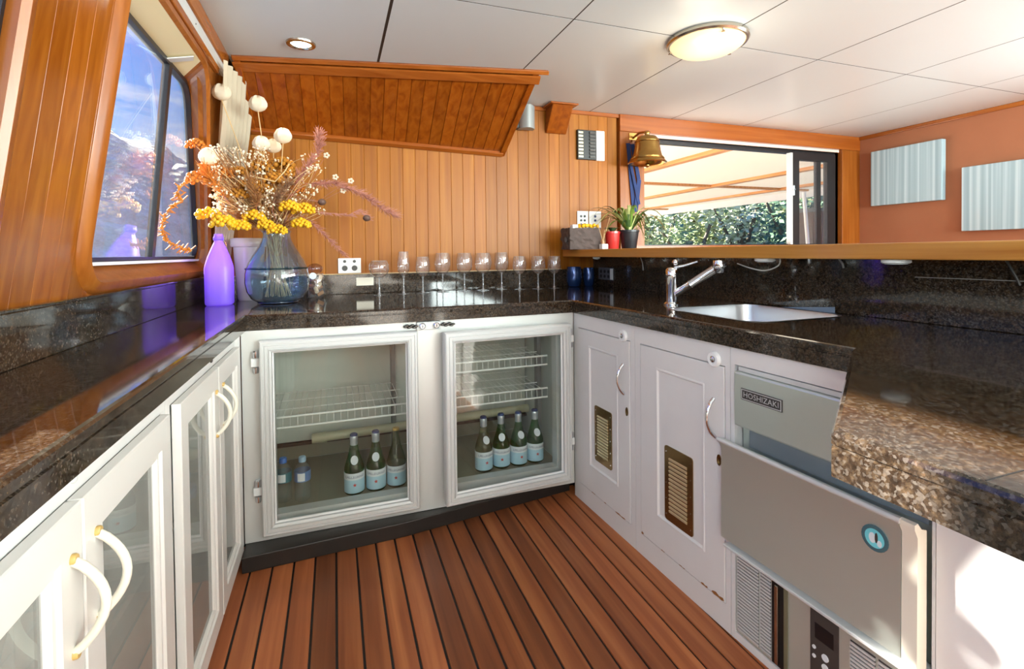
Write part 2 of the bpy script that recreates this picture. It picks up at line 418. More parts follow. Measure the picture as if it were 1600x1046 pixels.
# ------------------------------------------------------------------ floor
fl = struct('floor', MB().box((-0.70, -2.62, -0.06), (XR+0.1, YB+0.05, -0.006)), M['caulk'], 'black caulked base of the deck planking')
def plank_mesh(w, y0, y1):
    c = 0.0015; t = 0.006
    prof = [(-w/2, -t), (w/2, -t), (w/2, -c), (w/2-c, 0), (-w/2+c, 0), (-w/2, -c)]
    return MB().prism(prof, 'y', y0, y1)
pm = build('plank', plank_mesh(0.0655, -2.6, 2.14), M['floor_wood'], fl)
pm.location = (-0.339, 0, 0)
x = -0.339+0.0725
while x < 1.16:
    c = clone(pm, fl, (x, 0, 0)); x += 0.0725
x = 1.76
while x < 4.1:
    c = clone(pm, fl, (x, 0.7, 0)); x += 0.0725

# ------------------------------------------------------------------ ceiling
ce = struct('ceiling', MB().box((-0.60, -2.62, ZCEIL+0.0004), (XR+0.1, YB+0.1, ZCEIL+0.05)), M['seam'], 'dark joints between the white ceiling panels')
xs = [-0.455, 0.213, 0.915, 1.603, 2.245, 2.89, 3.52, XR]; ys = [-2.6, -1.2, 0.28, 1.785, YB]
for i in range(len(xs)-1):
    for j in range(len(ys)-1):
        g0 = 0.006 if i == 1 else 0.0032; g1 = 0.006 if i == 0 else 0.0032
        build('panel', MB().box((xs[i]+g0, ys[j]+0.003, ZCEIL), (xs[i+1]-g1, ys[j+1]-0.003, ZCEIL+0.0012)), M['ceiling'], ce)

# ------------------------------------------------------------------ left cabin side with two windows
W1 = [(1.555, 1.068), (2.885, 1.068), (2.33, 1.895), (1.555, 1.895)]; R1 = [0.10, 0.07, 0.16, 0.10]
G1 = [(1.60, 1.115), (2.935, 1.115), (2.475, 1.868), (1.60, 1.868)]; RG1 = [0.06, 0.06, 0.15, 0.08]
W2 = [(-0.30, 1.068), (1.150, 1.068), (1.150, 1.895), (-0.30, 1.895)]; R2 = [0.10, 0.11, 0.11, 0.10]
G2 = [(-0.27, 1.09), (1.168, 1.09), (1.168, 1.878), (-0.27, 1.878)]; RG2 = [0.06, 0.07, 0.08, 0.06]
W4 = [(-2.05, 1.068), (-0.55, 1.068), (-0.55, 1.895), (-2.05, 1.895)]; G4 = [(-2.0, 1.115), (-0.60, 1.115), (-0.60, 1.868), (-2.0, 1.868)]
wl = struct('wall_left', MB().box((-0.66, -2.62, 0), (-0.622, YB+0.04, 1.03)), M['left_wood'], 'varnished timber cabin side leaning inwards')
o1 = outline(W1, R1, 0.02); o2 = outline(W2, R2, 0.02); o4 = outline(W4, R2, 0.02)
def wall_pts(poly, n): return [(WX(z)+n, y, z) for y, z in poly]
bw = 0.0775
y = -2.60
bi = 0
while y < YB-0.001:
    y1 = min(y+bw, YB)
    yy = [y+(y1-y)*k/6 for k in range(7)]
    zr = []
    for q in yy:
        r = zrange(o1, q) or zrange(o2, q) or zrange(o4, q); zr.append(r)
    segs = []
    if all(r is None for r in zr): segs.append([(y, 1.03), (y1, 1.03), (y1, 2.062), (y, 2.062)])
    else:
        idx = [k for k in range(7) if zr[k]]
        mid = 1.5
        full = [(k in idx) for k in range(7)]
        # parts of the board beside, below and above the opening
        lo = [(yy[k], (zr[k][0] if zr[k] else mid)) for k in range(7)]; hi = [(yy[k], (zr[k][1] if zr[k] else mid)) for k in range(7)]
        if min(p[1] for p in hi) < 2.05: segs.append([hi[k] for k in range(7)] + [(y1, 2.062), (y, 2.062)])
        if max(p[1] for p in lo) > 1.034: segs.append([(y, 1.03), (y1, 1.03)] + [(lo[k][0], max(lo[k][1], 1.031)) for k in range(6, -1, -1)])
    for sg in segs:
        mb = MB().rings([wall_pts(sg, -0.028), wall_pts(sg, -0.0009),
                         [(WX(z), yv+(0.0009 if abs(yv-y) < 1e-6 else (-0.0009 if abs(yv-y1) < 1e-6 else 0)), z) for yv, z in sg]])
        build('board', mb, M['left_wood'], wl)
    y += bw
def side_window(name, W, Rw, G, Rg, mull, label, cream=True, GX=GX):
    w = tag(thing(name, label, None, (WX(1.068), (W[0][0]+W[1][0])/2, 1.03)), kind='structure')
    K = 7
    oW, oO = outline(W, Rw, 0.0, K), outline(W, Rw, 0.040, K)
    oI = outline(W, Rw, 0.008, K); oG = outline(G, Rg, 0.0, K)
    A = wall_pts(oO, 0.0); B = wall_pts(outline(W, Rw, 0.030, K), 0.016); Cc = wall_pts(oI, 0.020); D = wall_pts(oW, 0.008)
    E_ = [(GX(z), yv, z) for yv, z in oG]
    build('surround', MB().rings([A, B, Cc, D], caps=False), M['trim_z'], w, smooth=50)
    n = len(oW); top0, top1 = 3*K-1, 3*K      # quad of the head
    rv = MB(); hd = MB(); V = D+E_
    for i in range(n):
        j = (i+1) % n; f = (i, j, n+j, n+i)
        (hd if (cream and i == top0) else rv).add([V[k] for k in f], [(0, 1, 2, 3)])
    build('reveal', rv, M['trim_z'], w, smooth=60, flip=False)
    if hd.v:
        build('head_lining', hd, M['cream'], w, flip=False)
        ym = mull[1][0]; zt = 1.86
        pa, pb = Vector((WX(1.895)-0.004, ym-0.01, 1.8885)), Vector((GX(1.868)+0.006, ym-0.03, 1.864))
        build('bracket', beam(pa, pb, 0.045, 0.004, (0, 0, -1)), M['alu'], w)  # plain grey band across the cream head lining by the mullion
    # dark metal frame and panes
    oF = outline(G, Rg, -0.015, K)
    fr = MB().rings([[(GX(z)+0.012, yv, z) for yv, z in oG], [(GX(z)+0.012, yv, z) for yv, z in oF], [(GX(z)-0.015, yv, z) for yv, z in oF], [(GX(z)-0.015, yv, z) for yv, z in oG]], loop=True, caps=False)
    build('frame', fr, M['alu_dark'], w, smooth=40)
    (ya, za), (yb, zb) = mull
    mb = MB().rings([[(GX(za)+0.012, ya-0.016, za), (GX(za)+0.012, ya+0.016, za), (GX(za)-0.012, ya+0.016, za), (GX(za)-0.012, ya-0.016, za)],
                     [(GX(zb)+0.012, yb-0.016, zb), (GX(zb)+0.012, yb+0.016, zb), (GX(zb)-0.012, yb+0.016, zb), (GX(zb)-0.012, yb-0.016, zb)]])
    build('mullion', mb, M['alu_dark'], w)
    if cream: build('sill_track', MB().box((GX(1.11)+0.016, G[0][0]+0.05, 1.106), (GX(1.11)+0.034, G[1][0]-0.05, 1.1165)), M['white_plastic'], w, bevel=0.002)
    # split the pane along the mullion
    a, bb = (zb-za), -(yb-ya); c = a*ya+bb*za
    oP = outline(G, Rg, -0.014, K)
    for sgn, dn in ((1, 0.003), (-1, -0.004)):
        pl = clip(oP, a*sgn, bb*sgn, c*sgn)
        build('pane', MB().rings([[(GX(z)+dn, yv, z) for yv, z in pl], [(GX(z)+dn-0.004, yv, z) for yv, z in pl]]), M['pane'], w)
    return w
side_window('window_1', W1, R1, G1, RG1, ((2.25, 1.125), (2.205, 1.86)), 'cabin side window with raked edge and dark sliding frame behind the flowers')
side_window('window_2', W2, R2, G2, RG2, ((0.45, 1.125), (0.43, 1.86)), 'cabin side window at the far left edge nearest the viewer', cream=False, GX=lambda z: WX(z)-0.032)
side_window('added_window_4', W4, R2, G4, RG2, ((-1.3, 1.125), (-1.3, 1.86)), 'added unseen cabin side window behind the viewer', cream=False)  # unseen window added as a place for the port fill light
# window sill nosing on the granite upstand, header, curtain rail and top moulding
def wall_strip(z0, z1, n0, n1, ya, yb):
    return MB().rings([[(WX(z0)+n0, yv, z0), (WX(z0)+n1, yv, z0), (WX(z1)+n1, yv, z1), (WX(z1)+n0, yv, z1)] for yv in (ya, yb)])
struct('trim_1', wall_strip(1.936, 1.962, 0.0, 0.016, -2.6, 2.50), M['trim_y'], 'timber header above the cabin side windows', bevel=0.003)
struct('trim_2', wall_strip(2.002, 2.058, 0.0, 0.020, -2.6, 2.62), M['trim_y'], 'timber moulding where the cabin side meets the ceiling', bevel=0.003)
r = build('curtain_rail', wall_strip(1.963, 2.001, 0.0, 0.014, -2.6, 2.62), M['alu'], loc=(WX(1.98), 0, 1.98), bevel=0.002)
tag(r, 'pale metal curtain rail running above the cabin side window', 'curtain rail')
for yy_ in (2.10, 1.60): build('screw', MB().lathe([(0.004, 0), (0.003, 0.002)], (WX(1.98)+0.0135, yy_, 1.98), 8, 'x'), M['dark_grey'], r)

# ------------------------------------------------------------------ back bulkhead
wb = struct('wall_back', MB().box((-0.62, YB+0.02, 0), (1.86, YB+0.05, 2.10)).box((1.86, YB+0.02, 0), (XR+0.1, YB+0.05, 1.165)).box((1.86, YB+0.02, 1.925), (XR+0.1, YB+0.05, 2.10))
            .box((3.925, YB+0.02, 1.16), (XR+0.1, YB+0.05, 1.93)).box((1.86, YB+0.02, 1.16), (2.018, YB+0.05, 1.93)), M['wall_wood'], 'bulkhead lined with upright honey coloured timber boards')
bp = 0.0715; z0, z1 = 0.95, 2.04
def board_mesh(w, z0, z1):
    c = 0.0016
    prof = [(-w/2, 0.022), (w/2, 0.022), (w/2, c), (w/2-c, 0), (-w/2+c, 0), (-w/2, c)]
    return MB().prism(prof, 'z', z0, z1)
bm0 = build('board', board_mesh(bp-0.0006, z0, z1), M['wall_wood'], wb); bm0.location = (-0.585, YB, 0)
x = -0.585+bp
while x < 1.80:
    clone(bm0, wb, (x, YB, 0)); x += bp
struct('trim_3', MB().box((0.95, YB-0.012, 2.034), (1.825, YB+0.02, 2.0595)), M['trim_x'], 'thin timber bead along the top of the back bulkhead', bevel=0.003)
struct('trim_4', MB().box((1.825, YB-0.022, 1.945), (XR, YB+0.10, 2.0595)), M['trim_x'], 'timber head board above the pass-through window', bevel=0.003)
struct('trim_5', MB().box((1.825, YB-0.018, 1.146), (2.018, YB+0.10, 1.945)), M['trim_z'], 'timber post beside the brass bell', bevel=0.003)
struct('trim_6', MB().box((3.925, YB-0.018, 0.9), (XR, YB+0.10, 1.945)), M['trim_z'], 'timber jamb right of the sliding window', bevel=0.003)
struct('trim_7', MB().box((1.86, YB-0.02, 0), (3.93, YB+0.10, 1.168)), M['trim_x'], 'timber sill and apron below the pass-through window')
# pass-through window: head strip, open half, one sliding sash
w3 = tag(thing('window_3', 'open sliding window in the back bulkhead looking onto the aft deck', None, (2.95, YB, 1.17)), kind='structure')
build('head_strip', MB().box((2.018, YB+0.005, 1.925), (3.92, YB+0.05, 1.945)), plain('pink_white_strip', S(246, 226, 214), 0.4), w3, bevel=0.002)  # pale pink strip along the head of the opening
build('frame', MB().box((2.018, YB+0.045, 1.900), (3.925, YB+0.095, 1.925)).box((3.895, YB+0.045, 1.17), (3.925, YB+0.095, 1.90)).box((2.018, YB+0.045, 1.168), (3.925, YB+0.095, 1.176)), M['alu_dark'], w3)
sash = build('sash', MB().box((3.405, YB+0.02, 1.172), (3.43, YB+0.06, 1.90)), M['alu'], w3, bevel=0.002)
build('frame', MB().box((3.43, YB+0.022, 1.172), (3.50, YB+0.06, 1.905)).box((3.81, YB+0.022, 1.172), (3.90, YB+0.06, 1.905)).box((3.50, YB+0.022, 1.845), (3.81, YB+0.06, 1.905)).box((3.70, YB+0.03, 1.172), (3.745, YB+0.058, 1.85)), M['alu_dark'], sash)
build('pane', MB().box((3.50, YB+0.035, 1.172), (3.81, YB+0.040, 1.85)), M['pane'], sash)
build('latch', MB().box((3.43, YB+0.010, 1.56), (3.442, YB+0.024, 1.64)).box((3.425, YB+0.008, 1.60), (3.447, YB+0.02, 1.615)), M['chrome'], sash, bevel=0.002)

# ------------------------------------------------------------------ right saloon wall, rear wall, partition
struct('wall_right', MB().box((XR, -2.62, 0), (XR+0.06, YB+0.1, 2.08)), M['terracotta'], 'terracotta suede wall of the saloon')
struct('trim_8', MB().box((XR-0.016, -2.6, 2.030), (XR+0.001, YB-0.02, 2.0595)), M['trim_y'], 'timber bead along the top of the terracotta wall', bevel=0.004)
struct('wall_rear', MB().box((-0.70, -2.66, 0), (1.45, -2.60, 2.10)).box((3.9, -2.66, 0), (XR+0.1, -2.60, 2.10)).box((1.45, -2.66, 1.98), (3.9, -2.60, 2.10)).box((1.45, -2.66, 0), (3.9, -2.60, 1.0)), M['white_warm'], 'white painted wall around the saloon windows behind the viewer')
struct('wall_partition', MB().box((1.645, -0.95, 0), (1.72, YB+0.02, 1.10)), M['trim_z'], 'partition below the bar top dividing galley and saloon')

# ------------------------------------------------------------------ sloping soffit
TL, TR_, BL_, BR_ = Vector((-0.436, 2.61, 2.0585)), Vector((1.041, 2.333, 2.0585)), Vector((-0.40, YB-0.002, 1.786)), Vector((0.992, YB-0.002, 1.742))
sf = thing('ceiling_soffit', 'sloping varnished timber soffit with narrow boards under the white ceiling', 'soffit', ((TL.x+TR_.x)/2, YB-0.2, 1.742))
bodyv = [TL+Vector((0.03, 0.05, 0)), TR_+Vector((-0.10, 0.05, 0)), BR_+Vector((-0.01, 0, 0.02)), BL_+Vector((0.02, 0, 0.02)), Vector((-0.40, YB-0.002, 2.0585)), Vector((0.94, YB-0.002, 2.0585))]
build('body', MB().add(bodyv, [(0, 1, 2, 3), (0, 4, 5, 1), (3, 2, 5, 4), (0, 3, 4), (1, 5, 2)]), M['dark_wood'], sf)
nface = (BR_-TR_).cross(TL-TR_).normalized()
if nface.y > 0: nface = -nface
nb = 21
Ti0, Ti1 = TL.lerp(TR_, 0.015), TL.lerp(TR_, 0.955)
for i in range(nb):
    a, c = i/nb, (i+1)/nb; g = 0.0006
    q = [Ti0.lerp(Ti1, a)+Vector((g, 0, 0)), Ti0.lerp(Ti1, c)-Vector((g, 0, 0)), BL_.lerp(BR_, c)-Vector((g, 0, 0)), BL_.lerp(BR_, a)+Vector((g, 0, 0))]
    cc = Vector((0.0016, 0, 0))
    q2 = [q[0]+cc, q[1]-cc, q[2]-cc, q[3]+cc]
    build('board', MB().rings([[p-nface*0.016 for p in q], [p+nface*0.002 for p in q], [p+nface*0.0042 for p in q2]]), M['dark_wood'], sf)
build('edge_trim', beam(TL+Vector((0, 0, -0.002)), TR_+Vector((0, 0, -0.002)), 0.022, 0.022, (0.15, -0.75, -0.65)), M['trim_x'], sf, bevel=0.003)
down = (BL_-TL).normalized()
build('edge_trim', beam(TL+down*0.045+nface*0.003, TR_.lerp(TL, 0.02)+down*0.045+nface*0.003, 0.052, 0.012, nface), M['trim_x'], sf, bevel=0.004)
build('edge_trim', beam(BL_-down*0.014, BR_-down*0.014, 0.032, 0.024, nface), M['trim_x'], sf, bevel=0.004)
build('edge_trim', beam(Ti1+nface*0.003+Vector((0.012,0,0)), BR_+nface*0.003+Vector((-0.006,0,0)), 0.034, 0.013, nface), M['dark_wood'], sf, bevel=0.004)
build('edge_trim', beam(Ti0+nface*0.003, BL_+nface*0.003+Vector((0.012,0,0)), 0.03, 0.013, nface), M['dark_wood'], sf, bevel=0.004)
# corbel wedge and speaker
cb_ = MB().prism([(2.79, 2.0585), (YB-0.001, 2.0585), (YB-0.001, 1.90), (2.905, 1.893)], 'x', 1.285, 1.425)
o = build('beam_end', cb_, M['dark_wood'], loc=(1.35, YB, 1.9), bevel=0.004)
tag(o, 'wedge shaped timber beam end at the top of the back bulkhead', 'beam end')
cap = build('cap', MB().box((1.262, 2.775, 2.048), (1.45, YB-0.001, 2.0588)), M['trim_x'], o, bevel=0.002)
sp = thing('wall_speaker', 'small grey wall speaker tucked beside the sloping soffit', 'speaker', (1.135, YB-0.05, 1.895))
build('body', MB().box((1.06, YB-0.06, 1.90), (1.12, YB-0.001, 2.03)), M['black'], sp, bevel=0.004)
build('grille', MB().rings([[(1.085+0.10*k/6, YB-0.065-0.04*math.sin(PI*k/6), z) for k in range(7)]+[(1.185, YB-0.03, z), (1.085, YB-0.03, z)] for z in (1.897, 1.905, 2.03, 2.038)]), plain('grey_speaker_grille', S(160, 164, 164), 0.5, 0.3), sp, smooth=40)
# ------------------------------------------------------------------ granite worktop
def atX(x, y, X):
    d = CR*((x-800)/FPX) - CU*((y-CY)/FPX) + CF
    return Vector((0, 0, CAMZ)) + d*(X/d.x)
PLAN = [(-0.619, -1.6), (-0.312, -1.6), (-0.312, 2.05), (0.0, 2.012), (1.02, 2.036), (1.080, 0.775), (0.566, 0.432), (0.566, -0.95), (1.642, -0.95), (1.642, YB-0.003), (-0.619, YB-0.003)]
def inset(poly, d):
    n = len(poly); o = []
    for i in range(n):
        p0, p, p1 = Vector(poly[i-1]), Vector(poly[i]), Vector(poly[(i+1) % n])
        a = (p-p0).normalized(); b = (p1-p).normalized()
        na, nb_ = Vector((-a.y, a.x)), Vector((-b.y, b.x))
        mtr = (na+nb_); mtr = mtr/max(mtr.length_squared/2, 0.3)
        q = p+mtr*d; o.append((q.x, q.y))
    return o
SX0, SX1, SY0, SY1 = 1.185, 1.585, 1.145, 1.575
sink_loop = outline([(SX0, SY0), (SX1, SY0), (SX1, SY1), (SX0, SY1)], [0.07]*4, 0, 6)
wt = thing('worktop', 'U-shaped polished dark brown granite worktop around the galley', 'worktop', (0.0, 2.4, 0.852))
def slab():
    bm = bmesh.new()
    lv = [(0.0, 0.853), (0.0, 0.887), (0.003, 0.8885), (0.003, 0.8915), (0.0, 0.893), (0.0, 0.9035), (0.0025, 0.908), (0.007, 0.910)]
    rings = []
    for d, z in lv:
        pl = inset(PLAN, d); rings.append([bm.verts.new((p[0], p[1], z)) for p in pl])
    n = len(PLAN)
    for k in range(len(rings)-1):
        for i in range(n):
            j = (i+1) % n; bm.faces.new((rings[k][i], rings[k][j], rings[k+1][j], rings[k+1][i]))
    ht = [bm.verts.new((p[0], p[1], 0.910)) for p in sink_loop]; hb = [bm.verts.new((p[0], p[1], 0.853)) for p in sink_loop]
    h = len(ht)
    for i in range(h):
        j = (i+1) % h; bm.faces.new((ht[j], ht[i], hb[i], hb[j]))
    for outer, hole in ((rings[-1], ht), (rings[0], hb)):
        es = []
        for loop in (outer, hole):
            for i in range(len(loop)):
                a, b = loop[i], loop[(i+1) % len(loop)]
                e_ = bm.edges.get((a, b)) or bm.edges.new((a, b)); es.append(e_)
        bmesh.ops.triangle_fill(bm, use_beauty=True, use_dissolve=False, edges=es)
    bmesh.ops.recalc_face_normals(bm, faces=bm.faces)
    mb = MB(); bm.verts.ensure_lookup_table()
    mb.v = [v.co.copy() for v in bm.verts]; mb.f = [tuple(v.index for v in f.verts) for f in bm.faces]
    for i, v in enumerate(bm.verts): v.index = i
    bm.verts.index_update(); mb.f = [tuple(v.index for v in f.verts) for f in bm.faces]
    bm.free(); return mb
build('slab', slab(), M['granite'], wt)
build('backsplash', MB().box((-0.621, -1.6, 0.9103), (-0.604, YB-0.02, 1.022)).box((-0.621, -1.6, 1.022), (-0.600, YB-0.02, 1.030)), M['granite'], wt, bevel=0.002)
build('backsplash', MB().box((-0.603, YB-0.018, 0.9103), (1.62, YB-0.001, 1.019)), M['granite'], wt, bevel=0.002)
build('backsplash', MB().box((1.622, -0.94, 0.9103), (1.643, YB-0.002, 1.099)), M['granite'], wt, bevel=0.002)
build('joint', MB().box((0.575, 0.284, 0.9099), (1.615, 0.2855, 0.9103)), M['black'], wt)
build('joint', MB().box((1.6205, 0.60, 1.0435), (1.6225, 0.975, 1.0455)), plain('pale_grout', S(150, 146, 140), 0.4), wt)
build('edge_bead', MB().box((-0.6, YB-0.022, 1.0192), (1.38, YB-0.001, 1.0245)), plain('pale_bead', S(200, 170, 124), 0.4), wt)
# plinth under the fridge
pl_ = [(-0.328, 1.955), (0.25, 1.985), (1.03, 2.095), (1.03, 2.3), (-0.328, 2.3)]
o = build('plinth', MB().prism(pl_, 'z', 0.0, 0.058), M['dark_stone'], loc=(0.3, 2.2, 0), bevel=0.003)
tag(o, 'dark stone plinth on the deck below the glass door fridge', 'plinth')

# ------------------------------------------------------------------ sink and tap
sk = thing('sink', 'square stainless steel sink bowl sunk into the granite', 'sink', (1.385, 1.36, 0.74))
lv = [(0.006, 0.9115), (0.001, 0.9125), (-0.004, 0.911), (-0.006, 0.90), (-0.010, 0.78), (-0.030, 0.752), (-0.07, 0.746)]
mb = MB(); rg = []
for d, z in lv:
    rg.append([(p[0], p[1], z) for p in outline([(SX0, SY0), (SX1, SY0), (SX1, SY1), (SX0, SY1)], [0.07]*4, d, 6)])
mb.rings(rg, caps=False); mb.f.append(tuple(range(len(mb.v)-len(rg[0]), len(mb.v))))
build('bowl', mb, plain('satin_steel', S(205, 206, 208), 0.32, 0.9), sk, smooth=60, flip=False)
build('drain', MB().lathe([(0.04, 0), (0.04, 0.004), (0.03, 0.006), (0.012, 0.003)], (1.385, 1.36, 0.746), 20), M['chrome'], sk, smooth=40)
tp = thing('mixer_tap', 'chrome pull-out mixer tap with lever beside the sink', 'tap', (1.297, 1.68, 0.91))
T0 = Vector((1.297, 1.68, 0.9104))
build('base', MB().lathe([(0.032, 0.0), (0.032, 0.005), (0.027, 0.010), (0.025, 0.012)], T0, 24), M['chrome'], tp, smooth=40)
build('body', MB().lathe([(0.0225, 0.010), (0.0225, 0.055), (0.0235, 0.058), (0.0235, 0.105), (0.0245, 0.108), (0.0245, 0.142), (0.018, 0.150), (0.006, 0.153)], T0, 24), M['chrome'], tp, smooth=40)
hd_ = atX(1124, 416, 1.40)
a0 = T0+Vector((0.006, -0.018, 0.045)); dv = (hd_-a0)
build('spout', MB().tube([a0, a0+dv*0.1, a0+dv*0.33, a0+dv*0.35, a0+dv*0.37, a0+dv*0.9], [0.016, 0.0165, 0.0165, 0.0185, 0.0165, 0.0175], 16), M['chrome'], tp, smooth=50)
dn = Vector((0.02, -0.02, -1)).normalized()
build('spray_head', MB().tube([hd_-dn*0.026, hd_-dn*0.022, hd_-dn*0.004, hd_+dn*0.016, hd_+dn*0.026], [0.012, 0.0235, 0.0255, 0.0235, 0.017], 18), M['chrome'], tp, smooth=50)
k0 = T0+Vector((0.010, -0.004, 0.150))
build('lever', MB().tube([k0, k0+Vector((0.03, -0.03, 0.010)), k0+Vector((0.062, -0.065, 0.026))], [0.0075, 0.006, 0.0045], 10).ball(k0+Vector((0.004, 0.0, 0.022)), 0.013, 10, 7), M['chrome'], tp, smooth=50)
# thin blue grey wedge standing behind the sink
o = build('blue_wedge', MB().prism([(1.43, 0.9108), (1.215, 0.9108), (1.215, 0.932)], 'x', 1.606, 1.609), plain('blue_grey', S(120, 138, 160), 0.3), loc=(1.607, 1.3, 0.9108))
tag(o, 'slim blue grey wedge behind the sink', 'mat')

# ------------------------------------------------------------------ bar top and its fittings
bt = build('bar_counter', MB().box((1.388, -0.98, 1.1005), (1.83, YB-0.024, 1.1455)), M['bar_wood'], loc=(1.6, 1.0, 1.1), bevel=0.004)
tag(bt, 'long honey timber bar top above the sink splashback', 'bar top')
for i, (px_, lab) in enumerate(((1195, 'white puck light under the bar top above the sink'), (1400, 'white puck light under the bar top nearest the viewer'), (932, 'small white puck light under the far end of the bar top'))):
    p = atX(px_, 402, 1.44); r_ = 0.034 if i < 2 else 0.022
    q = thing('puck_light', lab, 'light', (1.44, p.y, 1.089), 'lights under the bar top')
    build('ring', MB().lathe([(r_, 0.0115), (r_, 0.003), (r_-0.004, 0.0)], (1.44, p.y, 1.089), 20), M['white_plastic'], q, smooth=40)
    build('lens', MB().lathe([(r_-0.006, 0.001), (r_-0.009, -0.002)], (1.44, p.y, 1.089), 20), M['label_white'], q)
def cable(name, pts, lab, mat, r_=0.0025):
    P = [Vector(p) for p in pts]; S_ = []
    for i in range(len(P)-1):
        p0, p1, p2, p3 = P[max(i-1, 0)], P[i], P[i+1], P[min(i+2, len(P)-1)]
        for k in range(6):
            t = k/6; S_.append(0.5*((2*p1)+(p2-p0)*t+(2*p0-5*p1+4*p2-p3)*t*t+(3*p1-p0-3*p2+p3)*t**3))
    S_.append(P[-1])
    o = build(name, MB().tube(S_, r_, 6), mat, loc=P[0], smooth=60); return tag(o, lab, 'cable')
cable('cable', [atX(1152, 412, 1.55), atX(1172, 419, 1.56), atX(1195, 423, 1.57), atX(1215, 416, 1.56), atX(1219, 406, 1.56), atX(1214, 400, 1.57)], 'white cable looping under the bar top right of the tap', M['white_plastic'], 0.0028)
cable('cable', [atX(1001, 403, 1.615), atX(1004, 412, 1.615), atX(1005, 423, 1.617)], 'short grey cable hanging under the bar top left of the tap', plain('grey_cable', S(190, 190, 190), 0.4), 0.003)
cable('cable', [atX(1311, 405, 1.615), atX(1316, 412, 1.613), atX(1318, 419, 1.617)], 'short grey cable hanging under the bar top right of the sink', plain('grey_cable2', S(150, 150, 150), 0.4), 0.003)
cable('cable', [atX(1571, 405, 1.60), atX(1583, 425, 1.60), atX(1594, 446, 1.61)], 'dark cable on the splashback at the right edge', M['dark_grey'], 0.003)
p = atX(947, 428, 1.62)
q = thing('power_outlet', 'dark double power outlet on the granite splashback beside the blue tumblers', 'outlet', (1.62, p.y, p.z-0.04))
build('plate', MB().box((1.616, p.y-0.09, p.z-0.038), (1.6216, p.y+0.09, p.z+0.038)), plain('grey_plate', S(96, 96, 104), 0.3), q, bevel=0.002)
for k in (-0.045, 0.0, 0.045):
    for zz in (-0.016, 0.014):
        build('socket', MB().lathe([(0.011, 0), (0.010, -0.003)], (1.6158, p.y+k+0.01, p.z+zz), 12, 'x'), M['black'], q)
build('switch', MB().box((1.612, p.y-0.088, p.z-0.034), (1.617, p.y-0.060, p.z+0.034)), M['label_white'], q, bevel=0.001)

# ------------------------------------------------------------------ glass door fridge
fg = thing('bar_fridge', 'stainless under-counter fridge with two glass doors', 'fridge', (0.35, 2.4, 0.058))
YF = 2.045
body = MB()
for a, b_ in (((-0.33, YF, 0.06), (-0.222, YF+0.05, 0.851)), ((0.275, YF, 0.06), (0.445, YF+0.05, 0.851)), ((0.942, YF, 0.06), (1.03, YF+0.05, 0.851)),
              ((-0.222, YF, 0.783), (0.275, YF+0.05, 0.851)), ((0.445, YF, 0.783), (0.942, YF+0.05, 0.851)), ((-0.222, YF, 0.06), (0.275, YF+0.05, 0.150)), ((0.445, YF, 0.06), (0.942, YF+0.05, 0.150)),
              ((-0.33, YF+0.05, 0.06), (-0.315, 2.72, 0.851)), ((1.015, YF+0.05, 0.06), (1.03, 2.72, 0.851)), ((-0.33, 2.70, 0.06), (1.03, 2.72, 0.851)), ((-0.33, YF+0.05, 0.835), (1.03, 2.72, 0.851)), ((-0.33, YF+0.05, 0.06), (1.03, 2.72, 0.08))):
    body.box(a, b_)
build('body', body, M['steel_x'], fg)
lin_ = MB()
for a, b_ in (((-0.312, YF+0.052, 0.082), (-0.295, 2.66, 0.83)), ((0.995, YF+0.052, 0.082), (1.012, 2.66, 0.83)), ((-0.295, YF+0.052, 0.81), (0.995, 2.66, 0.83)), ((-0.295, YF+0.052, 0.082), (0.995, 2.66, 0.126))):
    lin_.box(a, b_)
build('liner', lin_, M['liner'], fg)
build('back_panel', MB().box((-0.29, 2.56, 0.237), (0.99, 2.585, 0.81)), M['liner'], fg, bevel=0.004)
build('sump', MB().box((-0.295, 2.64, 0.126), (0.995, 2.66, 0.30)), M['liner_dark'], fg)
build('base_tray', MB().box((-0.29, YF+0.07, 0.1262), (0.99, 2.63, 0.1275)), M['liner_dark'], fg)
build('drip_edge', MB().box((-0.29, 2.545, 0.222), (0.99, 2.59, 0.236)), plain('dark_brown_edge', S(66, 44, 30), 0.6), fg)  # dark brown line along the bottom of the back panel
pb_ = MB().tube([(-0.09, 2.50, 0.262), (-0.06, 2.50, 0.264), (0.98, 2.50, 0.282)], 0.021, 12)
pp = build('drain_pipe', pb_, M['pipe'], fg, smooth=50)
build('elbow', MB().tube([(-0.115, 2.50, 0.262), (-0.05, 2.50, 0.264)], [0.022, 0.026], 12), M['pipe'], pp, smooth=50)
build('post', MB().box((0.255, 2.50, 0.13), (0.275, 2.55, 0.80)), M['rubber'], fg); build('post', MB().box((0.955, 2.30, 0.13), (0.975, 2.34, 0.80)), M['rubber'], fg)
def rect_rings(mapf, rect, steps):
    u0, u1, v0, v1 = rect
    return MB().rings([[mapf(u, v, n) for u, v in ((u0+i, v0+i), (u1-i, v0+i), (u1-i, v1-i), (u0+i, v1-i))] for i, n in steps], caps=False)
DOORP = [(0.0, 0.006), (0.0, 0.044), (0.005, 0.050), (0.012, 0.050), (0.0135, 0.046), (0.0175, 0.046), (0.019, 0.050), (0.027, 0.050), (0.0285, 0.046), (0.0325, 0.046), (0.034, 0.052), (0.041, 0.048), (0.043, 0.018), (0.0, 0.006)]
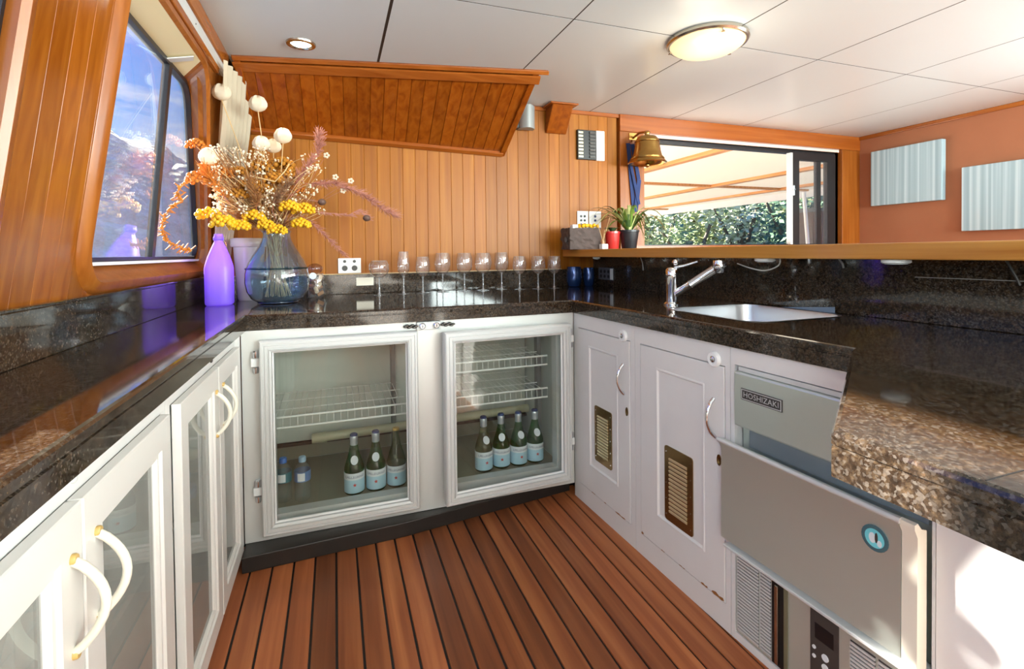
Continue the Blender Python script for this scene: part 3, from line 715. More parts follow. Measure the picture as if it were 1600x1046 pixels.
def fridge_door(x0, x1, z0, z1, mapf, lab):
    d = build('door', rect_rings(mapf, (x0, x1, z0, z1), DOORP), M['alu'], fg, props={'label': lab})
    build('pane', rect_rings(mapf, (x0+0.040, x1-0.040, z0+0.040, z1-0.040), [(0, 0.026), (0, 0.031)]).add([mapf(u, v, n) for n in (0.026, 0.031) for u, v in ((x0+0.04, z0+0.04), (x1-0.04, z0+0.04), (x1-0.04, z1-0.04), (x0+0.04, z1-0.04))], [(0, 1, 2, 3), (7, 6, 5, 4)]), M['fridge_pane'], d)
    build('gasket', rect_rings(mapf, (x0+0.008, x1-0.008, z0+0.008, z1-0.008), [(0, 0.0), (0, 0.006), (0.02, 0.006), (0.02, 0.0)]), M['rubber'], d)
    build('inner_bead', rect_rings(mapf, (x0+0.043, x1-0.043, z0+0.043, z1-0.043), [(0, 0.031), (0, 0.040), (0.004, 0.036), (0.005, 0.031)]), M['white_plastic'], d)
    return d
fridge_door(-0.266, 0.310, 0.094, 0.817, lambda u, v, n: (u, YF-n, v), 'closed aluminium framed glass door')
ca, sa = math.cos(math.radians(3.0)), math.sin(math.radians(3.0)); HX, HY = 0.995, YF-0.005
def mapr(u, v, n):
    dx, dy = u-HX, -n; return (HX+dx*ca-dy*sa, HY+dx*sa+dy*ca, v)
fridge_door(0.410, 0.993, 0.098, 0.808, mapr, 'slightly ajar aluminium framed glass door')
for hx, zc_, s_ in ((-0.281, 0.735, 1), (-0.281, 0.255, 1), (1.008, 0.735, -1), (1.008, 0.262, -1)):
    h = build('hinge', MB().box((hx-0.016, YF-0.020, zc_-0.016), (hx+0.016, YF, zc_+0.016)), M['white_plastic'], fg, bevel=0.003)
    build('knuckle', MB().lathe([(0.011, 0), (0.013, 0.004), (0.013, 0.022), (0.009, 0.026)], (hx, YF-0.014, zc_+0.018), 12), M['chrome'], h, smooth=40)
    build('knuckle', MB().lathe([(0.009, -0.022), (0.011, -0.018), (0.011, 0)], (hx, YF-0.014, zc_-0.018), 12), M['chrome'], h, smooth=40)
lt = build('latch_plate', MB().box((0.312, YF-0.012, 0.815), (0.412, YF, 0.850)), M['alu'], fg, bevel=0.003)
for lx in (0.334, 0.392):
    build('lock', MB().lathe([(0.013, 0), (0.013, -0.010), (0.009, -0.014), (0.003, -0.014)], (lx, YF-0.012, 0.833), 16, 'y'), M['chrome'], lt, smooth=40)
    build('keyhole', MB().box((lx-0.0015, YF-0.0275, 0.827), (lx+0.0015, YF-0.026, 0.839)), M['black'], lt)
for a, b_ in ((0.262, 0.312), (0.412, 0.468)):
    mb = MB(); n_ = 7
    for k in range(n_):
        xx = a+(b_-a)*(k+0.5)/n_; mb.ball((xx, YF-0.016, 0.834+0.005*math.sin(k*2.1)), 0.0075, 8, 5, (1.2, 1, 0.7))
    build('clasp', mb, plain('worn_metal', S(110, 104, 98), 0.35, 0.9), lt, smooth=60)
def wire_shelf(x0, x1, z, y0=2.13, y1=2.53):
    s_ = build('wire_shelf', MB().tube([(x0, y0, z-0.038), (x0, y0, z+0.004), (x1, y0, z+0.004), (x1, y0, z-0.038)], 0.0042, 8, closed=True), M['wire'], fg, smooth=60)
    mb = MB(); n_ = int((x1-x0)/0.026)
    for k in range(1, n_):
        xx = x0+(x1-x0)*k/n_; mb.tube([(xx, y0, z-0.036), (xx, y0+0.004, z), (xx, y1, z)], 0.0012, 5)
    for yy_ in (y0+0.02, y0+0.13, y0+0.26, y1): mb.tube([(x0, yy_, z-0.003), (x1, yy_, z-0.003)], 0.0028, 6)
    build('wires', mb, M['wire'], s_, smooth=60)
wire_shelf(-0.285, 0.285, 0.487); wire_shelf(0.435, 0.935, 0.487); wire_shelf(0.435, 0.935, 0.64)

# ------------------------------------------------------------------ left run of base cabinets
def mapl(u, v, n): return (-0.348+n, u, v)
GD = [(0.0, 0.0), (0.0, 0.016), (0.002, 0.018), (0.056, 0.018), (0.060, 0.013), (0.068, 0.013), (0.073, 0.009), (0.075, 0.004)]
def bow(p0, p1, outv, r_, mapf, n=12, flat=1.0):
    pts = []
    for k in range(n+1):
        t = k/n; pts.append(mapf(p0[0]+(p1[0]-p0[0])*t, p0[1]+(p1[1]-p0[1])*t, p0[2]+outv*math.sin(PI*t)**0.75))
    return MB().tube(pts, r_, 10)
def left_cabinet(y0, y1, doors, lab, pleat=False):
    c = thing('base_cabinet', lab, 'cabinet', (-0.47, (y0+y1)/2, 0.0), 'white base cabinets under the left worktop')
    bx = MB()
    for a, b_ in (((-0.605, y0, 0.0), (-0.590, y1, 0.851)), ((-0.590, y0, 0.0561), (-0.350, y0+0.014, 0.7999)), ((-0.590, y1-0.014, 0.0561), (-0.350, y1, 0.7999)), ((-0.590, y0, 0.0), (-0.3621, y1, 0.056)), ((-0.590, y0, 0.835), (-0.3621, y1, 0.851)),
                  ((-0.362, y0, 0.80), (-0.350, y1, 0.851)), ((-0.362, y0, 0.0), (-0.350, y1, 0.056)), ((-0.362, y0+0.0141, 0.0561), (-0.350, y0+0.03, 0.7999)), ((-0.362, y1-0.03, 0.0561), (-0.350, y1-0.0141, 0.7999))): bx.box(a, b_)
    build('body', bx, M['white_paint'], c)
    build('shelf', MB().box((-0.588, y0+0.016, 0.478), (-0.375, y1-0.016, 0.492)), M['white_paint'], c)
    for (a, b_, hy, pl) in doors:
        d = build('door', rect_rings(mapl, (a, b_, 0.050, 0.800), GD), M['white_warm'], c)
        build('pane', MB().box((-0.3455, a+0.070, 0.12), (-0.3425, b_-0.070, 0.73)), M['cab_pane'], d)
        build('handle', bow((hy, 0.735, 0.016), (hy, 0.610, 0.016), 0.038, 0.0060, mapl), M['ivory'], d, smooth=60)
        for hz_ in (0.735, 0.610): build('handle_end', MB().lathe([(0.0072, 0.0), (0.0072, 0.005), (0.006, 0.007)], (-0.331, hy, hz_), 12, 'x'), M['aged_ivory'], d, smooth=40)
        if pl:
            ring = [(-0.353+0.004*math.sin(k*1.9), a+0.075+(b_-a-0.15)*k/60) for k in range(61)]
            build('pleated_lining', MB().rings([[(p[0], p[1], z) for p in ring] + [(p[0]-0.0015, p[1], z) for p in reversed(ring)] for z in (0.11, 0.74)]), M['white_paint'], d, smooth=60)
    return c
cA = left_cabinet(1.252, 2.035, [(1.287, 1.668, 1.630, False), (1.674, 2.018, 1.722, False)], 'white two-door cabinet with glass panels beside the fridge')
build('screw', MB().lathe([(0.007, 0), (0.007, 0.004), (0.003, 0.006)], (-0.350, 1.668, 0.822), 10, 'x'), M['dark_grey'], cA)
cB = left_cabinet(0.42, 1.250, [(0.832, 1.213, 0.868, False), (0.447, 0.826, 0.797, True)], 'white two-door cabinet with glass panels nearest the viewer')
build('screw', MB().lathe([(0.007, 0), (0.007, 0.004), (0.003, 0.006)], (-0.350, 0.852, 0.822), 10, 'x'), M['alu'], cB)
o = left_cabinet(-0.42, 0.418, [(0.0, 0.39, 0.04, False), (-0.395, -0.006, -0.045, False)], 'white two-door glass panelled cabinet beside the viewer')
# filler between the left cabinets and the fridge
o = build('corner_filler', MB().box((-0.605, 2.037, 0.06), (-0.333, 2.042, 0.851)), M['white_paint'], loc=(-0.46, 2.04, 0.06)); tag(o, 'white corner filler strip between cabinet and fridge', 'filler')

# ------------------------------------------------------------------ right run: two painted cabinets, ice maker, end panel
E1 = Vector((0.0458, -1.0)).normalized(); NI = Vector((E1.y, -E1.x)); C0 = Vector((1.035, 2.05))
def mr_(u, v, n):
    p = C0+E1*u+NI*n; return (p.x, p.y, v)
def rbox(u0, u1, v0, v1, n0, n1):
    return MB().box((u0, v0, n0), (u1, v1, n1)).xf(lambda p: mr_(p[0], p[1], p[2]))
def rb(mb, *args): return mb.join(rbox(*args))
RUST = plain('rusty_chip', S(150, 96, 44), 0.7)
def right_cabinet(u0, u1, d0, d1, lab, vent, chips, key, hz):
    c = thing('base_cabinet', lab, 'cabinet', mr_((u0+u1)/2, 0.0, -0.25), 'white base cabinets under the sink worktop')
    bx = MB()
    for a in ((u0, d0-0.003, 0.0, 0.851, -0.02, 0.0), (d1+0.003, u1, 0.0, 0.851, -0.02, 0.0), (d0-0.003, d1+0.003, 0.789, 0.851, -0.02, 0.0), (d0-0.003, d1+0.003, 0.0, 0.079, -0.02, 0.0), (u0, u1, 0.0, 0.851, -0.10, -0.022)): rb(bx, *a)
    build('body', bx, M['white_paint'], c)
    w = d1-d0; pu0, pu1 = d0+0.088, d1-0.078
    dr = rect_rings(mr_, (d0, d1, 0.082, 0.786), [(0, -0.020), (0, 0.001), (0.0015, 0.0025)])
    # flat rail and stile frame around a shallow recessed field
    A = [(d0+0.0015, 0.0835), (d1-0.0015, 0.0835), (d1-0.0015, 0.7845), (d0+0.0015, 0.7845)]; B = [(pu0, 0.190), (pu1, 0.190), (pu1, 0.720), (pu0, 0.720)]
    f = lambda L, n: [mr_(a, b_, n) for a, b_ in L]
    sh = lambda L, s_: [(L[0][0]+s_, L[0][1]+s_), (L[1][0]-s_, L[1][1]+s_), (L[2][0]-s_, L[2][1]-s_), (L[3][0]+s_, L[3][1]-s_)]
    dr.rings([f(A, 0.0025), f(B, 0.0025), f(sh(B, 0.003), 0.0045), f(sh(B, 0.007), 0.0045), f(sh(B, 0.012), -0.002)], caps=False)
    dr.add(f(sh(B, 0.012), -0.002), [(0, 1, 2, 3)])
    d = build('door', dr, M['white_paint'], c)
    # bow handle, round push knob, oval keyhole
    hu = d1-0.040
    build('handle', bow((hu, hz, 0.002), (hu+0.004, hz-0.114, 0.002), 0.030, [0.0065-0.0025*math.sin(PI*k/12) for k in range(13)], mr_), M['chrome'], d, smooth=60)
    ku, kz = d1-0.036, 0.803
    kn = build('push_latch', MB().add([], []), M['white_plastic'], d) if False else None
    ring = lambda r_, n: [mr_(ku+r_*math.cos(2*PI*k/20), kz+r_*math.sin(2*PI*k/20), n) for k in range(20)]
    build('push_latch', MB().rings([ring(0.024, 0.001), ring(0.024, 0.006), ring(0.020, 0.012), ring(0.011, 0.012), ring(0.010, 0.006)]), M['white_plastic'], d, smooth=40)
    build('push_button', MB().rings([ring(0.0085, 0.006), ring(0.0085, 0.013), ring(0.005, 0.015)]), M['chrome'], d, smooth=40)
    eu, ez = key
    ov = lambda s_, n: [mr_(eu+0.0085*s_*math.cos(2*PI*k/16), ez+0.017*s_*math.sin(2*PI*k/16), n) for k in range(16)]
    build('keyhole_plate', MB().rings([ov(1, 0.002), ov(1, 0.0045), ov(0.75, 0.0045), ov(0.6, 0.003)]), M['vent_gold'], d, smooth=40)
    # metal vent plate with slats
    v0, v1, z0, z1 = vent
    pr = outline([(v0, z0), (v1, z0), (v1, z1), (v0, z1)], [0.010]*4, 0, 4)
    vp = build('vent_plate', MB().rings([[mr_(a, b_, n) for a, b_ in pr] for n in (-0.002, 0.0015)]), M['vent_gold'], d)
    gu0, gu1, gz0, gz1 = v0+0.024, v1-0.026, z0+0.030, z1-0.034; ns = 14
    for k in range(ns):
        za = gz0+(gz1-gz0)*k/ns; zb = za+(gz1-gz0)/ns*0.72
        build('slat', MB().rings([[mr_(u, za, 0.0015), mr_(u, zb, 0.0015), mr_(u, zb-0.002, 0.0055), mr_(u, za+0.001, 0.0035)] for u in (gu0, gu1)]), M['vent_slat'], vp)
    for k in range(5):
        zz = z0+0.02+(z1-z0-0.04)*k/4
        for uu in (v0+0.009, v1-0.009):
            build('rivet', MB().rings([[mr_(uu+rr*math.cos(a*PI/3), zz+rr*math.sin(a*PI/3), n) for a in range(6)] for rr, n in ((0.0024, 0.0015), (0.0016, 0.003))]), M['chrome'], vp)
    for (cu, cz, cw, ch) in chips:
        sh_ = [(cu+cw*x_, cz+ch*y_) for x_, y_ in ((0, 0.3), (0.2, 0), (0.55, 0.15), (0.8, 0), (1, 0.35), (0.9, 0.9), (0.6, 0.6), (0.35, 1.0), (0.1, 0.7))]
        build('paint_chip', MB().rings([[mr_(a, b_, n) for a, b_ in sh_] for n in (0.001, 0.0031)]), RUST, d)
    return c
right_cabinet(0.0, 0.463, 0.046, 0.432, 'white cabinet with gold vent plate next to the fridge', (0.178, 0.306, 0.235, 0.472), [(0.330, 0.080, 0.07, 0.006), (0.25, 0.081, 0.015, 0.004), (0.15, 0.081, 0.03, 0.003)], (0.415, 0.512), 0.690)
right_cabinet(0.465, 0.918, 0.499, 0.897, 'white cabinet with gold vent plate next to the ice maker', (0.630, 0.765, 0.205, 0.462), [(0.845, 0.082, 0.05, 0.012), (0.80, 0.082, 0.03, 0.007), (0.70, 0.082, 0.03, 0.003), (0.501, 0.083, 0.012, 0.01), (0.61, 0.082, 0.02, 0.003)], (0.878, 0.503), 0.682)
su = thing('appliance_surround', 'white painted frame around the stainless ice maker', 'frame', mr_(1.15, 0, -0.05))
sb_ = MB()
for a in ((0.920, 0.934, 0.0, 0.851, -0.03, 0.0), (0.934, 1.424, 0.802, 0.851, -0.03, 0.0), (0.934, 1.424, 0.0, 0.022, -0.03, -0.001), (1.420, 1.426, 0.022, 0.802, -0.03, -0.004)): rb(sb_, *a)
build('frame', sb_, M['white_paint'], su)
im = thing('ice_maker', 'stainless steel ice maker built in under the granite peninsula', 'ice maker', mr_(1.18, 0.024, -0.25))
build('body', rbox(0.937, 1.417, 0.026, 0.798, -0.40, -0.030), M['steel'], im)
build('top_panel', rbox(0.939, 1.416, 0.630, 0.786, -0.028, 0.010), M['steel'], im, bevel=0.006)
build('top_strip', rbox(0.950, 1.416, 0.7875, 0.7995, -0.028, 0.002), M['alu'], im)
build('chute', rbox(0.975, 1.41, 0.575, 0.630, -0.030, -0.012), plain('blue_steel', S(150, 162, 172), 0.3, 0.6), im)
dprof = [(0.004, 0.292), (0.016, 0.290), (0.036, 0.302), (0.034, 0.560), (0.044, 0.578), (0.044, 0.588), (0.034, 0.590), (0.022, 0.576), (0.004, 0.570)]
dd = build('hopper_door', MB().rings([[mr_(u, z, n) for n, z in dprof] for u in (0.917, 1.386)]), M['steel'], im, smooth=35)
build('door_side', MB().rings([[mr_(u, z, n*0.97) for n, z in dprof] for u in (1.387, 1.415)]), M['ivory'], dd, smooth=35)
build('lip', MB().tube([mr_(0.914, 0.585, 0.043), mr_(1.39, 0.585, 0.043)], 0.0065, 10), M['alu'], dd, smooth=50)
rr_ = lambda r_, n: [mr_(1.337+r_*math.cos(2*PI*k/24), 0.520+r_*math.sin(2*PI*k/24), n) for k in range(24)]
bd = build('badge', MB().rings([rr_(0.027, 0.033), rr_(0.027, 0.0365), rr_(0.019, 0.0367)]), plain('teal_ink', S(70, 104, 112), 0.3), dd)
build('badge_centre', MB().rings([rr_(0.0195, 0.036), rr_(0.0195, 0.0371)]), plain('cyan_ink', S(120, 214, 222), 0.3), bd)
def blob(cu, cv, ru, rv, n0, n1): return MB().rings([[mr_(cu+ru*math.cos(2*PI*k/14), cv+rv*math.sin(2*PI*k/14), n) for k in range(14)] for n in (n0, n1)])
build('badge_mark', blob(1.333, 0.520, 0.007, 0.011, 0.0365, 0.0375).join(blob(1.347, 0.513, 0.005, 0.007, 0.0365, 0.0375)), M['label_white'], bd)
build('badge_dark', blob(1.341, 0.523, 0.003, 0.011, 0.0365, 0.0378), M['dark_grey'], bd)
npz = build('name_plate', rbox(0.968, 1.098, 0.712, 0.744, 0.010, 0.0125), M['dark_grey'], im)
tm = text_mesh('HOSHIZAKI', 0.0215).xf(lambda p: mr_(1.033+p[0]*1.02, 0.7275+p[1], 0.0132))
build('lettering', tm, M['alu'], npz, flip=False)
build('name_border', rect_rings(mr_, (0.970, 1.096, 0.714, 0.742), [(0, 0.0125), (0, 0.0134), (0.002, 0.0134), (0.002, 0.0125)]), M['alu'], npz)
lp = build('lower_panel', rbox(0.937, 1.417, 0.026, 0.282, -0.028, 0.0), M['steel'], im, bevel=0.003)
build('ledge', rbox(0.930, 1.42, 0.2815, 0.2895, -0.02, 0.043), M['alu'], im, bevel=0.002)
for u0, u1, zt_, nl_ in ((0.944, 1.016, 0.262, 24), (1.022, 1.055, 0.262, 24), (1.264, 1.318, 0.240, 22), (1.324, 1.40, 0.240, 22)):
    rc = build('grille_recess', rbox(u0, u1, 0.036, zt_, 0.0, 0.0008), M['dark_grey'], lp)
    gl_ = MB()
    for k in range(nl_):
        za = 0.038+(zt_-0.038)*k/nl_; rb(gl_, u0, u1, za, za+0.0052, 0.0008, 0.0035)
    build('louvres', gl_, M['alu'], rc, props={'kind': 'stuff'})
sl = build('slot', rbox(1.0575, 1.104, 0.030, 0.262, -0.001, 0.0012), M['black'], lp)
build('pull', rbox(1.073, 1.082, 0.040, 0.250, 0.001, 0.012), M['nickel'], sl, bevel=0.002)
build('slot_edge', rbox(1.096, 1.106, 0.028, 0.264, 0.001, 0.005), plain('olive_strip', S(112, 108, 84), 0.4), sl)
cp = build('control_panel', rbox(1.167, 1.238, 0.040, 0.256, 0.0, 0.0022), M['dark_grey'], lp, bevel=0.001)
build('display', rbox(1.180, 1.226, 0.185, 0.222, 0.0022, 0.003), M['black'], cp)
for k, (uu, zz) in enumerate(((1.206, 0.152), (1.206, 0.128), (1.206, 0.104), (1.178, 0.160), (1.178, 0.138))):
    rad = 0.0085 if k < 3 else 0.0045
    build('button', MB().rings([[mr_(uu+rad*math.cos(2*PI*j/14), zz+rad*math.sin(2*PI*j/14), n) for j in range(14)] for n in (0.0022, 0.0042)]), M['label_white'], cp)
ep = thing('end_panel', 'white painted cabinet end panel under the granite peninsula', 'panel', mr_(1.9, 0, -0.05))
build('panel', rbox(1.428, 2.90, 0.0, 0.851, -0.03, -0.002), M['white_paint'], ep)
build('batten', rbox(1.560, 1.575, 0.0, 0.851, -0.003, 0.006), M['white_warm'], ep, bevel=0.002)
cable('cable', [mr_(1.50, 0.848, 0.03), mr_(1.515, 0.80, 0.03), mr_(1.56, 0.70, 0.035), mr_(1.62, 0.60, 0.03), mr_(1.70, 0.52, 0.02)], 'grey cable hanging below the granite peninsula in front of the white panel', plain('mid_grey_cable', S(128, 122, 116), 0.5), 0.004)
def atZ(x, y, Z):
    d = CR*((x-800)/FPX) - CU*((y-CY)/FPX) + CF
    return Vector((0, 0, CAMZ)) + d*((Z-CAMZ)/d.z)
ZT = 0.9103
# ------------------------------------------------------------------ lamps
lm = thing('ceiling_lamp', 'round lit ceiling lamp with frosted dome and metal rim', 'ceiling lamp', (1.555, 1.765, 2.0))
c = (1.555, 1.765, 0)
build('rim', MB().lathe([(0.160, 2.0595), (0.170, 2.058), (0.172, 2.044), (0.166, 2.036), (0.158, 2.036), (0.156, 2.050)], c, 40), M['nickel'], lm, smooth=40)
build('dome', MB().lathe([(0.157, 2.040), (0.150, 2.028), (0.125, 2.012), (0.085, 2.001), (0.04, 1.996), (0.0, 1.995)], c, 40), M['lens'], lm, smooth=60)
for k in range(3):
    a = 2.3+k*2*PI/3; p = Vector((c[0]+0.158*math.cos(a), c[1]+0.158*math.sin(a), 2.030))
    build('clip', MB().tube([p+Vector((0, 0, 0.012)), p, p-Vector((0, 0, 0.006))], [0.006, 0.004, 0.008], 10), M['nickel'], lm, smooth=40)
pl = bpy.data.lights.new('ceiling_lamp_light', 'POINT'); pl.energy = 1.8; pl.color = (1, 0.86, 0.65); pl.shadow_soft_size = 0.12
po = bpy.data.objects.new('ceiling_lamp_light', pl); COL.objects.link(po); po.location = (1.50, 1.72, 1.84)
dl = thing('downlight', 'small lit recessed downlight with metal ring in the ceiling', 'downlight', (-0.124, 2.367, 2.05))
c = (-0.124, 2.367, 0)
build('ring', MB().lathe([(0.062, 2.0595), (0.060, 2.053), (0.046, 2.050), (0.040, 2.058)], c, 28), M['nickel'], dl, smooth=40)
build('bulb', MB().lathe([(0.042, 2.0585), (0.036, 2.0555), (0.0, 2.0545)], c, 24), M['bulb'], dl, smooth=60)
sl_ = bpy.data.lights.new('downlight_light', 'SPOT'); sl_.energy = 6; sl_.spot_size = 1.6; sl_.spot_blend = 0.8; sl_.color = (1, 0.9, 0.72); sl_.shadow_soft_size = 0.03
so = bpy.data.objects.new('downlight_light', sl_); COL.objects.link(so); so.location = (-0.124, 2.367, 2.035)

# ------------------------------------------------------------------ fittings on the back bulkhead
q = thing('power_outlet', 'white double power outlet on the boards behind the jar', 'outlet', (0.078, YB, 1.025))
build('plate', MB().box((0.017, YB-0.010, 1.026), (0.139, YB-0.0005, 1.110)), M['white_plastic'], q, bevel=0.002)
for sx in (0.052, 0.104):
    build('switch', MB().lathe([(0.0085, 0), (0.0075, -0.004)], (sx, YB-0.010, 1.092), 14, 'y'), M['dark_grey'], q, smooth=40)
    build('socket', MB().lathe([(0.0155, 0), (0.0145, -0.003)], (sx, YB-0.010, 1.054), 18, 'y'), M['dark_grey'], q, smooth=40)
for k, (xa, xb, rows, cols, lab) in enumerate(((1.505, 1.585, 3, 2, 'white switch plate with six black switches above the bark planter'), (1.592, 1.682, 2, 1, 'white socket plate with blue outlets above the bark planter'))):
    q = thing('switch_plate', lab, 'switch', ((xa+xb)/2, YB, 1.28))
    build('plate', MB().box((xa, YB-0.009, 1.285), (xb, YB-0.0005, 1.40)), M['white_plastic'], q, bevel=0.002)
    for i in range(rows):
        for j in range(cols):
            cx_ = (xa+xb)/2+(j-(cols-1)/2)*0.026; cz_ = 1.366-i*0.027
            build('switch', MB().lathe([(0.0085, 0), (0.0075, -0.004)], (cx_, YB-0.009, cz_), 12, 'y'), M['black'] if k == 0 else M['label_navy'], q, smooth=40)
bk = thing('breaker_panel', 'black breaker panel with a white strip on the back bulkhead', 'switch panel', (1.605, YB, 1.73))
bb = build('panel', MB().box((1.505, YB-0.022, 1.738), (1.642, YB-0.0005, 1.932)), M['black'], bk, bevel=0.003)
build('side_strip', MB().box((1.646, YB-0.018, 1.736), (1.708, YB-0.0005, 1.934)), M['white_plastic'], bk, bevel=0.003)
for i in range(8):
    zz = 1.914-i*0.0225
    build('name_tab', MB().box((1.512, YB-0.024, zz-0.006), (1.545, YB-0.0215, zz+0.006)), plain('brass_tab', S(214, 200, 168), 0.3, 0.4) if i == 0 else bpy.data.materials['brass_tab'], bb)
    build('breaker', MB().box((1.590, YB-0.030, zz-0.008), (1.632, YB-0.0215, zz+0.008)), M['dark_grey'], bb, bevel=0.002)
o = build('cream_patch', MB().box((0.112, YB-0.0205, 0.955), (0.205, YB-0.0188, 1.000)), M['ivory'], loc=(0.16, YB-0.02, 0.955)); tag(o, 'small cream rectangle on the granite splashback beside the coupe glass', 'card')  # plain cream rectangle on the splashback

# ------------------------------------------------------------------ wine glasses
def wine_glass(px, py, topy, w_px, shape, lab):
    p = atZ(px, py, ZT); depth = (p-Vector((0, 0, CAMZ))).dot(CF); s = depth/FPX
    H = (py-topy)*s*1.0+0.004; R = w_px*s/2
    t = thing('wine_glass', lab, 'glass', p, 'stemmed glasses in a row on the granite')
    if shape == 'coupe': bb_, prof = 0.50, [(0.004, 0), (0.35*R, 0.04), (0.80*R, 0.22), (R, 0.5), (0.98*R, 0.78), (0.80*R, 1.0)]
    elif shape == 'flute': bb_, prof = 0.42, [(0.004, 0), (0.5*R, 0.06), (0.92*R, 0.25), (R, 0.45), (0.92*R, 0.75), (0.78*R, 1.0)]
    else: bb_, prof = 0.45, [(0.004, 0), (0.45*R, 0.05), (0.85*R, 0.22), (R, 0.48), (0.94*R, 0.8), (0.82*R, 1.0)]
    z0 = H*bb_
    pts = []
    for i in range(len(prof)-1):
        for k in range(3):
            a, b_ = prof[i], prof[i+1]; tt = k/3; pts.append((a[0]+(b_[0]-a[0])*tt, z0+(a[1]+(b_[1]-a[1])*tt)*(H-z0)))
    pts.append((prof[-1][0], H))
    mb = MB(); rings = [[(p.x+r*math.cos(2*PI*k/24), p.y+r*math.sin(2*PI*k/24), p.z+h) for k in range(24)] for r, h in pts]; mb.rings(rings, caps=False)
    build('bowl', mb, M['clear'], t, smooth=70)
    build('rim', MB().tube([(p.x+pts[-1][0]*math.cos(2*PI*k/24), p.y+pts[-1][0]*math.sin(2*PI*k/24), p.z+H) for k in range(24)], 0.0009, 5, closed=True), M['stem_glass'], t, smooth=70)
    build('stem', MB().lathe([(0.010, 0.004), (0.0045, 0.014), (0.0035, z0*0.5), (0.0045, z0*0.92), (0.010, z0+0.004)], p, 12), M['stem_glass'], t, smooth=70)
    build('foot', MB().lathe([(min(R*0.9, 0.036), 0), (min(R*0.9, 0.036), 0.0015), (0.012, 0.005)], p, 24), M['stem_glass'], t, smooth=50)
    return t
WG = [(593, 461, 409, 31, 'coupe', 'shallow wide coupe glass, leftmost of the row of glasses'), (631, 459, 395, 20, 'flute', 'tall narrow tulip glass second from the left in the row'),
      (661, 458, 403, 23, 'wine', 'small wine glass third from the left, right of the tall tulip glass'), (692, 456, 397, 26, 'wine', 'wide wine glass fourth from the left in the row'),
      (726, 455, 397, 26, 'wine', 'wide wine glass fifth from the left in the row'), (755, 454, 397, 27, 'wine', 'wide wine glass sixth from the left in the row'),
      (784, 452, 396, 23, 'wine', 'wine glass seventh from the left, last of the tall ones'), (812, 452, 402, 22, 'wine', 'small wine glass third from the right end of the row'),
      (841, 451, 402, 23, 'wine', 'small wine glass second from the right end of the row'), (866, 450, 402, 22, 'wine', 'small wine glass at the right end of the row beside the blue tumblers')]
for g in WG: wine_glass(*g)
navy_metal = plain('blue_enamel', S(38, 66, 120), 0.16, 0.5, coat=0.5)
for px, py, w, h, lab in ((897, 448, 24, 31, 'larger dark blue metal tumbler beside the end wine glass'), (920, 446, 18, 28, 'smaller dark blue metal tumbler nearer the power outlet')):
    p = atZ(px, py, ZT); s = (p-Vector((0, 0, CAMZ))).dot(CF)/FPX; R = w*s/2; H = h*s
    if p.y > 2.845: p = p*(2.845/p.y); p.z = ZT
    t = thing('tumbler', lab, 'cup', p, 'blue tumblers')
    build('cup', MB().lathe([(R*0.72, 0), (R*0.85, 0.006), (R, H*0.45), (R*0.93, H*0.9), (R*0.88, H), (R*0.82, H), (R*0.85, H*0.5), (R*0.6, 0.01)], p, 24), navy_metal, t, smooth=50)

# ------------------------------------------------------------------ bottles in the fridge
def bottle_proto():
    t = thing('water_bottle', 'x', 'bottle', (0, 0, 0), 'sparkling water bottles in the fridge')
    r = 0.0405
    prof = [(0.030, 0.0), (0.037, 0.002), (r, 0.008), (r, 0.100), (0.039, 0.112), (0.034, 0.130), (0.027, 0.152), (0.0195, 0.178), (0.0155, 0.198), (0.0142, 0.212), (0.0142, 0.240)]
    mb = MB(); rings = [[(q*math.cos(2*PI*k/20), q*math.sin(2*PI*k/20), h) for k in range(20)] for q, h in prof]; mb.rings(rings, caps=False); mb.f.append(tuple(range(20)))
    build('glass', mb, M['green_glass'], t, smooth=60)
    lb = build('label', MB().rings([[((r+0.0006)*math.cos(2*PI*k/28), (r+0.0006)*math.sin(2*PI*k/28), h) for k in range(28)] for h in (0.012, 0.094)], caps=False), M['label_blue'], t, smooth=60)
    build('band', MB().rings([[((r+0.0009)*math.cos(2*PI*k/28), (r+0.0009)*math.sin(2*PI*k/28), h) for k in range(28)] for h in (0.066, 0.094)], caps=False), M['label_white'], lb, smooth=60)
    tm = text_mesh('S.PELLEGRINO', 0.0135)
    def cyl(p, rr, z):     # wraps the flat text round the side facing -y
        a = -PI/2+p[0]/rr; return (rr*math.cos(a), rr*math.sin(a), z+p[1])
    build('lettering', tm.xf(lambda p: cyl(p, r+0.0013, 0.078)), M['label_navy'], lb, flip=False)
    star = [(0.009*(1 if k % 2 == 0 else 0.42)*math.sin(PI*k/5), 0.009*(1 if k % 2 == 0 else 0.42)*math.cos(PI*k/5)) for k in range(10)]
    build('star', MB().add([cyl(p, r+0.0013, 0.046) for p in star], [tuple(range(10))]), M['label_red'], lb, flip=False)
    build('seal', MB().rings([[(0.015*math.cos(2*PI*k/16), -0.0345+0.0105*math.sin(2*PI*k/16)*1.0-dy, 0.148+0.0155*math.sin(2*PI*k/16)) for k in range(16)] for dy in (0, 0.0012)]), M['label_white'], t)
    build('foil', MB().lathe([(0.0150, 0.200), (0.0158, 0.206), (0.0150, 0.214), (0.0156, 0.222), (0.0165, 0.226), (0.0165, 0.236), (0.0150, 0.240)], (0, 0, 0), 18), M['silver_foil'], t, smooth=40)
    build('cap', MB().lathe([(0.0152, 0.238), (0.0152, 0.246), (0.012, 0.249)], (0, 0, 0), 18), M['label_navy'], t, smooth=40)
    return t
b0 = bottle_proto()
ZB = 0.1285
